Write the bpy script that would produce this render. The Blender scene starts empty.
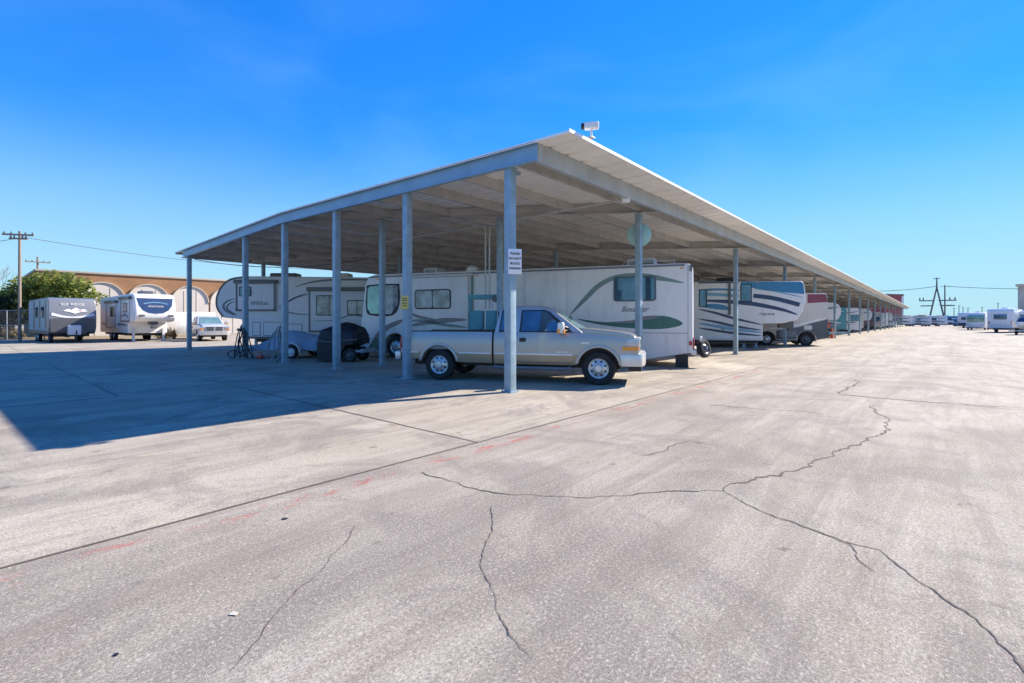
import bpy, bmesh, math, random
from mathutils import Vector, Matrix
random.seed(7)
R = math.radians
sc = bpy.context.scene
COL = sc.collection

# ------------------------------------------------------------------ camera
EYE = 1.55
cd = bpy.data.cameras.new('camera'); cam = bpy.data.objects.new('camera', cd); COL.objects.link(cam)
cam.location = (0, 0, EYE); cam.rotation_euler = (R(90), 0, 0)
cd.sensor_width = 36; cd.lens = 36 * 487 / 1024; cd.shift_y = -20.5 / 1024
cd.clip_start = 0.1; cd.clip_end = 6000
sc.camera = cam

# ------------------------------------------------------------------ sky + sun
SUN_EL = 34.2; SUN_AZ = math.degrees(math.atan2(.882, .47))        # azimuth from +Y towards +X
w = bpy.data.worlds.new('World'); sc.world = w; w.use_nodes = True
nt = w.node_tree; nt.nodes.clear()
sky = nt.nodes.new('ShaderNodeTexSky'); sky.sky_type = 'NISHITA'; sky.sun_disc = False
sky.sun_elevation = R(SUN_EL); sky.sun_rotation = R(SUN_AZ)
sky.altitude = 0; sky.air_density = 1.0; sky.dust_density = 0.0; sky.ozone_density = 1.5
hs = nt.nodes.new('ShaderNodeHueSaturation'); hs.inputs['Saturation'].default_value = 1.4
hs.inputs['Hue'].default_value = 0.5
bg = nt.nodes.new('ShaderNodeBackground'); bg.inputs['Strength'].default_value = 0.13
wo = nt.nodes.new('ShaderNodeOutputWorld')
# clear dry air: the glare round the sun is soft-limited so that the whole sky stays blue
bw = nt.nodes.new('ShaderNodeRGBToBW'); ad = nt.nodes.new('ShaderNodeMath'); ad.operation = 'ADD'; ad.inputs[1].default_value = 4.0
dv = nt.nodes.new('ShaderNodeMath'); dv.operation = 'DIVIDE'; dv.inputs[0].default_value = 4.7
vs_ = nt.nodes.new('ShaderNodeVectorMath'); vs_.operation = 'SCALE'
nt.links.new(sky.outputs[0], bw.inputs[0]); nt.links.new(bw.outputs[0], ad.inputs[0]); nt.links.new(ad.outputs[0], dv.inputs[1])
nt.links.new(sky.outputs[0], vs_.inputs[0]); nt.links.new(dv.outputs[0], vs_.inputs['Scale'])
tint = nt.nodes.new('ShaderNodeVectorMath'); tint.operation = 'MULTIPLY'; tint.inputs[1].default_value = (.34, .82, 1.22)
wtc = nt.nodes.new('ShaderNodeTexCoord'); wsp = nt.nodes.new('ShaderNodeSeparateXYZ'); wr = nt.nodes.new('ShaderNodeValToRGB')
wr.color_ramp.elements[0].position = 0.0; wr.color_ramp.elements[0].color = (.85, .85, .85, 1)
wr.color_ramp.elements[1].position = .35; wr.color_ramp.elements[1].color = (0, 0, 0, 1); wr.color_ramp.interpolation = 'EASE'
wm = nt.nodes.new('ShaderNodeMix'); wm.data_type = 'RGBA'; wm.inputs['B'].default_value = (1.75, 2.7, 3.25, 1)
nt.links.new(vs_.outputs[0], hs.inputs['Color']); nt.links.new(hs.outputs[0], tint.inputs[0])
nt.links.new(wtc.outputs['Generated'], wsp.inputs[0]); nt.links.new(wsp.outputs['Z'], wr.inputs[0]); nt.links.new(wr.outputs[0], wm.inputs['Factor'])
# thin uneven veils of high cloud
wmap = nt.nodes.new('ShaderNodeMapping'); wmap.inputs['Scale'].default_value = (1, 1, 2.6)
wn = nt.nodes.new('ShaderNodeTexNoise'); wn.inputs['Scale'].default_value = 1.7; wn.inputs['Detail'].default_value = 5; wn.inputs['Distortion'].default_value = .7
wnr = nt.nodes.new('ShaderNodeValToRGB'); wnr.color_ramp.elements[0].position = .42; wnr.color_ramp.elements[1].position = .75
wnr.color_ramp.elements[1].color = (.12, .12, .12, 1); wnr.color_ramp.interpolation = 'EASE'
wc = nt.nodes.new('ShaderNodeMix'); wc.data_type = 'RGBA'; wc.inputs['B'].default_value = (1.7, 2.9, 3.7, 1)
nt.links.new(wtc.outputs['Generated'], wmap.inputs[0]); nt.links.new(wmap.outputs[0], wn.inputs['Vector']); nt.links.new(wn.outputs['Fac'], wnr.inputs[0])
nt.links.new(wnr.outputs[0], wc.inputs['Factor']); nt.links.new(tint.outputs[0], wc.inputs['A'])
nt.links.new(wc.outputs['Result'], wm.inputs['A']); nt.links.new(wm.outputs['Result'], bg.inputs['Color'])
nt.links.new(bg.outputs[0], wo.inputs['Surface'])
sl = bpy.data.lights.new('sun', 'SUN'); sl.energy = 4.6; sl.angle = R(0.5); sl.color = (1, .91, .79)
so = bpy.data.objects.new('sun', sl); COL.objects.link(so)
sd = Vector((.882 * math.cos(R(SUN_EL)), .47 * math.cos(R(SUN_EL)), math.sin(R(SUN_EL)))).normalized()
so.rotation_euler = sd.to_track_quat('Z', 'Y').to_euler(); so.location = (60, 30, 60)
sc.view_settings.view_transform = 'Standard'; sc.view_settings.look = 'None'
sc.view_settings.gamma = 1; sc.view_settings.exposure = 1.2; sc.view_settings.use_curve_mapping = False
sc.render.engine = 'CYCLES'
sc.cycles.max_bounces = 12; sc.cycles.diffuse_bounces = 8; sc.cycles.glossy_bounces = 3
sc.cycles.caustics_reflective = False; sc.cycles.caustics_refractive = False

# ------------------------------------------------------------------ materials
def pmat(name, col, rough=.6, metal=0., var=.12, scale=2., bump=0., bscale=60., coat=0., spec=.5, stretch=(1, 1, 1), dirt=0.):
    m = bpy.data.materials.new(name); m.use_nodes = True
    t = m.node_tree; b = t.nodes['Principled BSDF']
    b.inputs['Roughness'].default_value = rough; b.inputs['Metallic'].default_value = metal
    b.inputs['Specular IOR Level'].default_value = spec
    if coat: b.inputs['Coat Weight'].default_value = coat; b.inputs['Coat Roughness'].default_value = .06
    tc = t.nodes.new('ShaderNodeTexCoord'); mp = t.nodes.new('ShaderNodeMapping'); mp.inputs['Scale'].default_value = stretch
    n = t.nodes.new('ShaderNodeTexNoise'); n.inputs['Scale'].default_value = scale; n.inputs['Detail'].default_value = 6
    n.inputs['Roughness'].default_value = .6
    r = t.nodes.new('ShaderNodeValToRGB')
    r.color_ramp.elements[0].position = .3; r.color_ramp.elements[1].position = .72
    r.color_ramp.elements[0].color = tuple(c * (1 - var) for c in col) + (1,)
    r.color_ramp.elements[1].color = tuple(min(1, c * (1 + var * .6)) for c in col) + (1,)
    t.links.new(tc.outputs['Object'], mp.inputs[0]); t.links.new(mp.outputs[0], n.inputs['Vector'])
    t.links.new(n.outputs['Fac'], r.inputs[0])
    out = r.outputs[0]
    if dirt:
        n2 = t.nodes.new('ShaderNodeTexNoise'); n2.inputs['Scale'].default_value = 1.3; n2.inputs['Detail'].default_value = 9
        n2.inputs['Roughness'].default_value = .7
        mp2 = t.nodes.new('ShaderNodeMapping'); mp2.inputs['Scale'].default_value = (3, 3, .5)
        t.links.new(tc.outputs['Object'], mp2.inputs[0]); t.links.new(mp2.outputs[0], n2.inputs['Vector'])
        r2 = t.nodes.new('ShaderNodeValToRGB'); r2.color_ramp.elements[0].position = .5; r2.color_ramp.elements[1].position = .75
        mx = t.nodes.new('ShaderNodeMix'); mx.data_type = 'RGBA'; mx.blend_type = 'MIX'
        ml = t.nodes.new('ShaderNodeMath'); ml.operation = 'MULTIPLY'; ml.inputs[1].default_value = dirt
        t.links.new(n2.outputs['Fac'], r2.inputs[0]); t.links.new(r2.outputs[0], ml.inputs[0]); t.links.new(ml.outputs[0], mx.inputs['Factor'])
        t.links.new(out, mx.inputs['A']); mx.inputs['B'].default_value = (.20, .17, .13, 1)
        out = mx.outputs['Result']
    t.links.new(out, b.inputs['Base Color'])
    if bump:
        nb = t.nodes.new('ShaderNodeTexNoise'); nb.inputs['Scale'].default_value = bscale; nb.inputs['Detail'].default_value = 5
        bp = t.nodes.new('ShaderNodeBump'); bp.inputs['Strength'].default_value = bump; bp.inputs['Distance'].default_value = .02
        t.links.new(tc.outputs['Object'], nb.inputs['Vector']); t.links.new(nb.outputs['Fac'], bp.inputs['Height'])
        t.links.new(bp.outputs[0], b.inputs['Normal'])
    return m

M = {}
M['steel'] = pmat('blue_grey_steel', (.29, .41, .48), .45, .1, .22, 4, dirt=.42)
M['gable'] = pmat('blue_fascia_paint', (.22, .38, .52), .42, .05, .14, 1.2, dirt=.12)
M['fascia'] = pmat('fascia_steel', (.40, .44, .46), .45, .15, .22, 1.2, dirt=.3)
M['purlin'] = pmat('purlin_steel', (.47, .46, .44), .6, .05, .2, 1.5, dirt=.2)
M['sheet'] = pmat('roof_sheet', (.88, .86, .82), .55, 0, .1, .6, dirt=.12)
M['conduit'] = pmat('conduit', (.55, .54, .52), .45, .3, .1)
M['rust'] = pmat('rust', (.30, .16, .10), .8, 0, .3, 6)
M['white'] = pmat('white_gelcoat', (.84, .83, .81), .3, 0, .05, 1.5, coat=.3, dirt=.22)
M['cream'] = pmat('cream_gelcoat', (.84, .80, .76), .3, 0, .06, 1.5, coat=.3, dirt=.22)
M['beige'] = pmat('beige_gelcoat', (.62, .56, .49), .35, 0, .06, 1.5, coat=.2, dirt=.12)
M['grey_panel'] = pmat('grey_panel', (.19, .20, .22), .35, 0, .08, 1.5, coat=.2, dirt=.1)
M['palegrey'] = pmat('pale_grey_panel', (.70, .70, .71), .35, 0, .06, 1.5, coat=.2, dirt=.1)
M['darkgrey'] = pmat('dark_grey_paint', (.09, .095, .105), .35, 0, .15, 2, coat=.2)
M['black'] = pmat('black_plastic', (.02, .02, .022), .5, 0, .3, 4)
M['rubber'] = pmat('tyre_rubber', (.022, .022, .023), .85, 0, .35, 9, bump=.3)
M['chrome'] = pmat('chrome', (.66, .65, .63), .3, .5, .08, 4)
M['alu'] = pmat('aluminium', (.68, .67, .65), .38, .6, .12, 4)
M['glass'] = pmat('dark_glass', (.10, .18, .25), .06, .55, .5, 1.5, spec=.9)
M['glass_green'] = pmat('green_tinted_glass', (.22, .38, .36), .05, .4, .5, 1.1, spec=.9)
M['glass_blind'] = pmat('glass_over_pale_blinds', (.38, .40, .42), .07, 0, .75, 2.2, spec=.9)
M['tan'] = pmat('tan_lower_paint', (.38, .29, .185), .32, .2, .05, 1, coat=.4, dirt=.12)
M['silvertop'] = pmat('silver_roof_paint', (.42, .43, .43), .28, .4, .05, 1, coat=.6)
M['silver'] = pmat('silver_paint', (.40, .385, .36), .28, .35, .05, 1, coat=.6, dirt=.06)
M['truckwhite'] = pmat('pale_grey_truck_paint', (.46, .47, .49), .25, 0, .04, 1, coat=.5)
M['green'] = pmat('green_stripe', (.06, .17, .13), .35, 0, .15, 2)
M['sage'] = pmat('sage_stripe', (.20, .28, .25), .35, 0, .15, 2)
M['taupe'] = pmat('taupe_stripe', (.26, .23, .22), .35, 0, .15, 2)
M['pewter'] = pmat('pewter_stripe', (.15, .17, .20), .35, 0, .15, 2)
M['navy'] = pmat('navy_stripe', (.03, .06, .14), .3, 0, .2, 2)
M['azure'] = pmat('blue_paint', (.02, .20, .42), .25, 0, .15, 2, coat=.4)
M['skyblue'] = pmat('sky_blue_stripe', (.20, .42, .58), .3, 0, .1, 2)
M['maroon'] = pmat('maroon_paint', (.22, .03, .06), .3, 0, .15, 2, coat=.3)
M['red'] = pmat('red_paint', (.45, .04, .04), .3, 0, .15, 2, coat=.3)
M['teal'] = pmat('teal_paint', (.10, .33, .37), .45, 0, .15, 3)
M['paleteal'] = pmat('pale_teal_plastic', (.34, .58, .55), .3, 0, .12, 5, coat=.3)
M['amber'] = pmat('amber_lens', (.85, .30, .02), .2, 0, .1, 8, coat=.5)
M['redlens'] = pmat('red_lens', (.45, .02, .02), .2, 0, .1, 8, coat=.5)
M['lamp'] = pmat('headlight_lens', (.50, .52, .54), .08, .3, .2, 12, coat=.8)
M['signw'] = pmat('sign_white', (.80, .80, .80), .4, 0, .03, 3)
M['signy'] = pmat('sign_yellow', (.66, .52, .14), .45, 0, .08, 3)
M['ink'] = pmat('sign_ink', (.03, .03, .06), .6, 0, .1, 3)
M['tarp_blue'] = pmat('blue_grey_tarp', (.30, .36, .44), .7, 0, .2, 2, bump=.6, bscale=9)
M['tarp_black'] = pmat('black_tarp', (.014, .015, .022), .6, 0, .3, 3, bump=.7, bscale=7)
M['hose'] = pmat('grey_hose', (.24, .26, .29), .6, 0, .2, 8)
M['blackhose'] = pmat('black_hose', (.03, .03, .035), .5, 0, .2, 8)
M['orange'] = pmat('cone_orange', (.80, .17, .03), .5, 0, .08, 5)
M['wood'] = pmat('weathered_pole_wood', (.27, .21, .17), .9, 0, .35, 4, bump=.5, bscale=25, stretch=(6, 6, .6))
M['bark'] = pmat('bark', (.12, .09, .07), .9, 0, .35, 6, bump=.5)
M['brick'] = None
M['archw'] = pmat('cream_arch_panel', (.62, .56, .49), .7, 0, .06, .7, dirt=.1)
M['redwall'] = pmat('red_wall', (.36, .07, .07), .7, 0, .15, .5)
M['stucco'] = pmat('beige_stucco', (.52, .47, .38), .85, 0, .12, 1.2)
M['wire'] = pmat('wire', (.10, .11, .13), .6, 0, .1)
M['fence'] = pmat('fence_steel', (.34, .36, .37), .5, .4, .15, 4)
M['drygrass'] = pmat('dry_ground', (.26, .20, .12), .95, 0, .4, 1.5, bump=.5)
M['hill'] = pmat('distant_treeline', (.07, .09, .07), .95, 0, .4, .05)

def leafmat(name, a, b):
    m = bpy.data.materials.new(name); m.use_nodes = True; t = m.node_tree; p = t.nodes['Principled BSDF']
    oi = t.nodes.new('ShaderNodeTexCoord'); n = t.nodes.new('ShaderNodeTexNoise'); n.inputs['Scale'].default_value = 1.1
    n.inputs['Detail'].default_value = 7; r = t.nodes.new('ShaderNodeValToRGB')
    r.color_ramp.elements[0].color = a + (1,); r.color_ramp.elements[1].color = b + (1,)
    r.color_ramp.elements[0].position = .35; r.color_ramp.elements[1].position = .68
    t.links.new(oi.outputs['Object'], n.inputs['Vector']); t.links.new(n.outputs['Fac'], r.inputs[0]); t.links.new(r.outputs[0], p.inputs['Base Color'])
    p.inputs['Roughness'].default_value = .6
    tr = t.nodes.new('ShaderNodeBsdfTranslucent'); t.links.new(r.outputs[0], tr.inputs['Color'])
    mx = t.nodes.new('ShaderNodeMixShader'); mx.inputs[0].default_value = .5
    t.links.new(p.outputs[0], mx.inputs[1]); t.links.new(tr.outputs[0], mx.inputs[2])
    t.links.new(mx.outputs[0], t.nodes['Material Output'].inputs['Surface'])
    return m
M['leaf'] = leafmat('olive_leaf', (.08, .12, .02), (.38, .42, .09))
M['leafdark'] = leafmat('dark_leaf', (.015, .035, .016), (.05, .085, .03))
M['shrub'] = leafmat('dry_leaf', (.10, .08, .03), (.30, .22, .09))

def brickmat():
    m = bpy.data.materials.new('orange_brick'); m.use_nodes = True; t = m.node_tree; p = t.nodes['Principled BSDF']
    p.inputs['Roughness'].default_value = .9
    tc = t.nodes.new('ShaderNodeTexCoord'); mp = t.nodes.new('ShaderNodeMapping')
    mp.inputs['Rotation'].default_value = (R(90), 0, 0)
    bt = t.nodes.new('ShaderNodeTexBrick'); bt.inputs['Scale'].default_value = 3.0
    bt.inputs['Color1'].default_value = (.50, .24, .10, 1); bt.inputs['Color2'].default_value = (.42, .19, .08, 1)
    bt.inputs['Mortar'].default_value = (.36, .28, .2, 1); bt.inputs['Mortar Size'].default_value = .02
    t.links.new(tc.outputs['Object'], mp.inputs[0]); t.links.new(mp.outputs[0], bt.inputs['Vector'])
    n = t.nodes.new('ShaderNodeTexNoise'); n.inputs['Scale'].default_value = .8; n.inputs['Detail'].default_value = 6
    mx = t.nodes.new('ShaderNodeMix'); mx.data_type = 'RGBA'; mx.blend_type = 'MULTIPLY'; mx.inputs['Factor'].default_value = .5
    t.links.new(tc.outputs['Object'], n.inputs['Vector']); t.links.new(bt.outputs['Color'], mx.inputs['A']); t.links.new(n.outputs['Fac'], mx.inputs['B'])
    t.links.new(mx.outputs['Result'], p.inputs['Base Color'])
    return m
M['brick'] = brickmat()

# ------------------------------------------------------------------ mesh helpers
def tag(o, label=None, cat=None, group=None, kind=None):
    if label: o['label'] = label
    if cat: o['category'] = cat
    if group: o['group'] = group
    if kind: o['kind'] = kind
    return o
def thing(name, label, cat, loc=(0, 0, 0), rz=0., group=None):
    o = bpy.data.objects.new(name, None); COL.objects.link(o); o.empty_display_size = .2
    o.location = loc; o.rotation_euler = (0, 0, rz)
    return tag(o, label, cat, group)
class MB:
    def __init__(s): s.bm = bmesh.new()
    def box(s, x0, x1, y0, y1, z0, z1, T=None):
        v = [s.bm.verts.new(p) for p in ((x0, y0, z0), (x1, y0, z0), (x1, y1, z0), (x0, y1, z0), (x0, y0, z1), (x1, y0, z1), (x1, y1, z1), (x0, y1, z1))]
        if T: 
            for q in v: q.co = T @ q.co
        for f in ((0, 3, 2, 1), (4, 5, 6, 7), (0, 1, 5, 4), (1, 2, 6, 5), (2, 3, 7, 6), (3, 0, 4, 7)): s.bm.faces.new([v[i] for i in f])
        return s
    def hull8(s, bot, top):
        v = [s.bm.verts.new(p) for p in list(bot) + list(top)]
        for f in ((0, 3, 2, 1), (4, 5, 6, 7), (0, 1, 5, 4), (1, 2, 6, 5), (2, 3, 7, 6), (3, 0, 4, 7)): s.bm.faces.new([v[i] for i in f])
        return s
    def prism(s, poly, a, b, ax='y', fn=None):
        def P(p, h):
            q = (p[0], h, p[1]) if ax == 'y' else ((h, p[0], p[1]) if ax == 'x' else (p[0], p[1], h))
            return fn(Vector(q)) if fn else q
        A = [s.bm.verts.new(P(p, a)) for p in poly]; B = [s.bm.verts.new(P(p, b)) for p in poly]
        n = len(poly)
        s.bm.faces.new(A); s.bm.faces.new(B[::-1])
        for i in range(n): s.bm.faces.new((A[i], B[i], B[(i + 1) % n], A[(i + 1) % n]))
        return s
    def tube(s, pts, r, n=8, closed=False):
        pts = [Vector(p) for p in pts]; k = len(pts); rings = []
        for i, p in enumerate(pts):
            a = pts[(i - 1) % k] if (closed or i > 0) else p
            b = pts[(i + 1) % k] if (closed or i < k - 1) else p
            d = (b - a).normalized()
            u = d.cross(Vector((0, 0, 1)))
            if u.length < .05: u = d.cross(Vector((1, 0, 0)))
            u.normalize(); v2 = d.cross(u)
            rr = r[i] if isinstance(r, (list, tuple)) else r
            rings.append([s.bm.verts.new(p + (u * math.cos(2 * math.pi * j / n) + v2 * math.sin(2 * math.pi * j / n)) * rr) for j in range(n)])
        for i in range(k if closed else k - 1):
            A, B = rings[i], rings[(i + 1) % k]
            for j in range(n): s.bm.faces.new((A[j], A[(j + 1) % n], B[(j + 1) % n], B[j]))
        if not closed: s.bm.faces.new(rings[0][::-1]); s.bm.faces.new(rings[-1])
        return s
    def lathe(s, prof, c=(0, 0, 0), ax='y', n=28, cap=True):
        rings = []
        for r, h in prof:
            ring = []
            for j in range(n):
                a = 2 * math.pi * j / n; ca, sa = r * math.cos(a), r * math.sin(a)
                q = (ca, h, sa) if ax == 'y' else ((h, ca, sa) if ax == 'x' else (ca, sa, h))
                ring.append(s.bm.verts.new((q[0] + c[0], q[1] + c[1], q[2] + c[2])))
            rings.append(ring)
        for A, B in zip(rings, rings[1:]):
            for j in range(n): s.bm.faces.new((A[j], A[(j + 1) % n], B[(j + 1) % n], B[j]))
        if cap: s.bm.faces.new(rings[0][::-1]); s.bm.faces.new(rings[-1])
        return s
    def build(s, name, mat, parent=None, bevel=0, seg=2, ang=30, smooth=True, M4=None, recalc=True):
        bm = s.bm
        if recalc: bmesh.ops.recalc_face_normals(bm, faces=bm.faces)
        if bevel:
            ed = [e for e in bm.edges if len(e.link_faces) == 2 and e.calc_face_angle(0) > R(ang)]
            bmesh.ops.bevel(bm, geom=ed, offset=bevel, segments=seg, profile=.6, affect='EDGES', clamp_overlap=True)
        me = bpy.data.meshes.new(name); bm.to_mesh(me); bm.free()
        if smooth:
            for p in me.polygons: p.use_smooth = True
            me.set_sharp_from_angle(angle=R(32))
        o = bpy.data.objects.new(name, me); COL.objects.link(o); me.materials.append(mat)
        if parent is not None: o.parent = parent
        if M4: o.matrix_local = M4
        return o
def rrect(x0, z0, x1, z1, r, n=4):
    if x0 > x1: x0, x1 = x1, x0
    if z0 > z1: z0, z1 = z1, z0
    r = min(r, (x1 - x0) / 2.01, (z1 - z0) / 2.01); out = []
    for cx, cz, a0 in ((x1 - r, z1 - r, 0), (x0 + r, z1 - r, 90), (x0 + r, z0 + r, 180), (x1 - r, z0 + r, 270)):
        for i in range(n + 1):
            a = R(a0 + 90 * i / n); out.append((cx + r * math.cos(a), cz + r * math.sin(a)))
    return out
def smoothpoly(pts, closed=True, n=5):
    out = []; k = len(pts)
    for i in range(k if closed else k - 1):
        p0, p1, p2, p3 = [Vector(pts[(i + j) % k]) if closed else Vector(pts[max(0, min(k - 1, i + j))]) for j in (-1, 0, 1, 2)]
        for t in range(n):
            t /= n
            q = .5 * ((2 * p1) + (-p0 + p2) * t + (2 * p0 - 5 * p1 + 4 * p2 - p3) * t * t + (-p0 + 3 * p1 - 3 * p2 + p3) * t ** 3)
            out.append(tuple(q))
    if not closed: out.append(tuple(pts[-1]))
    return out
def ribbon2(line, wds):
    up, dn = [], []
    for i, p in enumerate(line):
        a = Vector(line[max(0, i - 1)]); b = Vector(line[min(len(line) - 1, i + 1)]); d = (b - a).normalized(); n = Vector((-d[1], d[0]))
        t = i / (len(line) - 1); ww = wds(t)
        up.append(tuple(Vector(p) + n * ww)); dn.append(tuple(Vector(p) - n * ww))
    return up + dn[::-1]
class Side:
    """a flat vertical side of a vehicle at local y = y0 facing sg*y"""
    def __init__(s, root, y0, sg): s.root, s.y0, s.sg = root, y0, sg
    def plate(s, name, poly, mat, d1=.006, d0=0., parent=None, bevel=0):
        return MB().prism(poly, s.y0 + s.sg * d0 - s.sg * .002, s.y0 + s.sg * d1).build(name, mat, parent or s.root, bevel=bevel, smooth=False)
    def stripe(s, line, wd, mat, d1=.006, taper=True, n=6, name='stripe'):
        l = smoothpoly(line, False, n)
        f = (lambda t: wd * (.12 + .88 * math.sin(math.pi * min(1, max(0, t))) ** .7)) if taper else (lambda t: wd)
        return s.plate(name, ribbon2(l, f), mat, d1)
    def window(s, x0, z0, x1, z1, glass, r=.09, split=None, fw=.05, frame=None, name='window'):
        if x0 > x1: x0, x1 = x1, x0
        if z0 > z1: z0, z1 = z1, z0
        f = s.plate(name, rrect(x0, z0, x1, z1, r), frame or M['black'], .022)
        if split:
            xs = x0 + (x1 - x0) * split
            s.plate('pane', rrect(x0 + fw, z0 + fw, xs - fw * .4, z1 - fw, r * .6), glass, .027, .015, f)
            s.plate('pane', rrect(xs + fw * .4, z0 + fw, x1 - fw, z1 - fw, r * .6), glass, .027, .015, f)
        else:
            s.plate('pane', rrect(x0 + fw, z0 + fw, x1 - fw, z1 - fw, r * .6), glass, .027, .015, f)
        return f
    def text(s, txt, x, z, size, mat, d=.007, shear=0., name='lettering', sx=1.):
        c = bpy.data.curves.new('t', 'FONT'); c.body = txt; c.size = size; c.extrude = .004; c.offset = size * .012; c.shear = shear
        c.align_x = 'CENTER'; c.align_y = 'CENTER'; c.resolution_u = 3
        r = Vector((-1, 0, 0)) if s.sg > 0 else Vector((1, 0, 0)); n = Vector((0, s.sg, 0)); u = Vector((0, 0, 1))
        T = Matrix(((r[0] * sx, u[0], n[0], x), (r[1] * sx, u[1], n[1], s.y0 + s.sg * d), (r[2], u[2], n[2], z), (0, 0, 0, 1)))
        return text_obj(c, name, mat, s.root, T)
def text_obj(c, name, mat, parent, T):
    o = bpy.data.objects.new('t', c); COL.objects.link(o)
    dg = bpy.context.evaluated_depsgraph_get(); dg.update()
    me = bpy.data.meshes.new_from_object(o.evaluated_get(dg)); bpy.data.objects.remove(o); bpy.data.curves.remove(c)
    me.materials.clear(); me.materials.append(mat); me.name = name
    q = bpy.data.objects.new(name, me); COL.objects.link(q); q.parent = parent; q.matrix_local = T
    return q
def endtext(root, txt, y, z, size, mat, x=0., name='lettering', sx=1., d=.008):
    """on an end face at local x facing -x; reading direction is -y"""
    c = bpy.data.curves.new('t', 'FONT'); c.body = txt; c.size = size; c.extrude = .004; c.align_x = 'CENTER'; c.align_y = 'CENTER'; c.resolution_u = 3
    T = Matrix(((0, 0, -1, x - d), (-1 * sx, 0, 0, y), (0, 1, 0, z), (0, 0, 0, 1)))
    return text_obj(c, name, mat, root, T)
def wheel(root, x, y, sg, r=.4, wd=.25, rimmat=None, holes=8, simple=False, dual=False):
    """outer face at local y, facing sg"""
    w_ = wd * (2 if dual else 1)
    o = MB().lathe([(r * .58, -w_), (r * .92, -w_), (r, -w_ * .82), (r, -w_ * .2), (r * .93, -.01), (r * .72, 0), (r * .60, -.02), (r * .58, -.12), (r * .56, -w_)], ax='y', n=20 if simple else 36, cap=False)
    if sg < 0:
        for v in o.bm.verts: v.co.y *= -1
    t = o.build('wheel', M['rubber'], root, M4=Matrix.Translation((x, y, r)))
    rm = MB().lathe([(r * .60, -.09), (r * .61, -.02), (r * .57, -.025), (r * .50, -.05), (r * .30, -.02), (r * .24, .0), (r * .20, .03), (r * .001, .035)], ax='y', n=20 if simple else 36)
    if sg < 0:
        for v in rm.bm.verts: v.co.y *= -1
    nf = len(rm.bm.faces)
    if not simple:
        for i in range(holes):
            a = 2 * math.pi * (i + .5) / holes; cx, cz = r * .42 * math.cos(a), r * .42 * math.sin(a); q = r * .07
            rm.lathe([(q, sg * -.06), (q, sg * -.030)], (cx, 0, cz), 'y', 10)
        rm.bm.faces.ensure_lookup_table()
        for f in rm.bm.faces[nf:]: f.material_index = 1
    ro = rm.build('rim', rimmat or M['alu'], t); ro.data.materials.append(M['black'])
    return t

# ------------------------------------------------------------------ site axes
P0 = Vector((-.04, 10.63, 0)); U = Vector((.6567, .7542, 0)); V = Vector((-.7545, .6562, 0))
RZ_U = math.atan2(U.y, U.x)
def uv(u, v, z=0.): p = P0 + U * u + V * v; p.z = z; return p
def gpix(px, py):
    """where a mark seen in the photo lies on the flat ground"""
    Y = 487 * EYE / (py - 321); return Vector(((px - 512) / 487 * Y, Y, 0))
def to_uv(p): d = p - P0; return d.x * U.x + d.y * U.y, d.x * V.x + d.y * V.y

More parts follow.
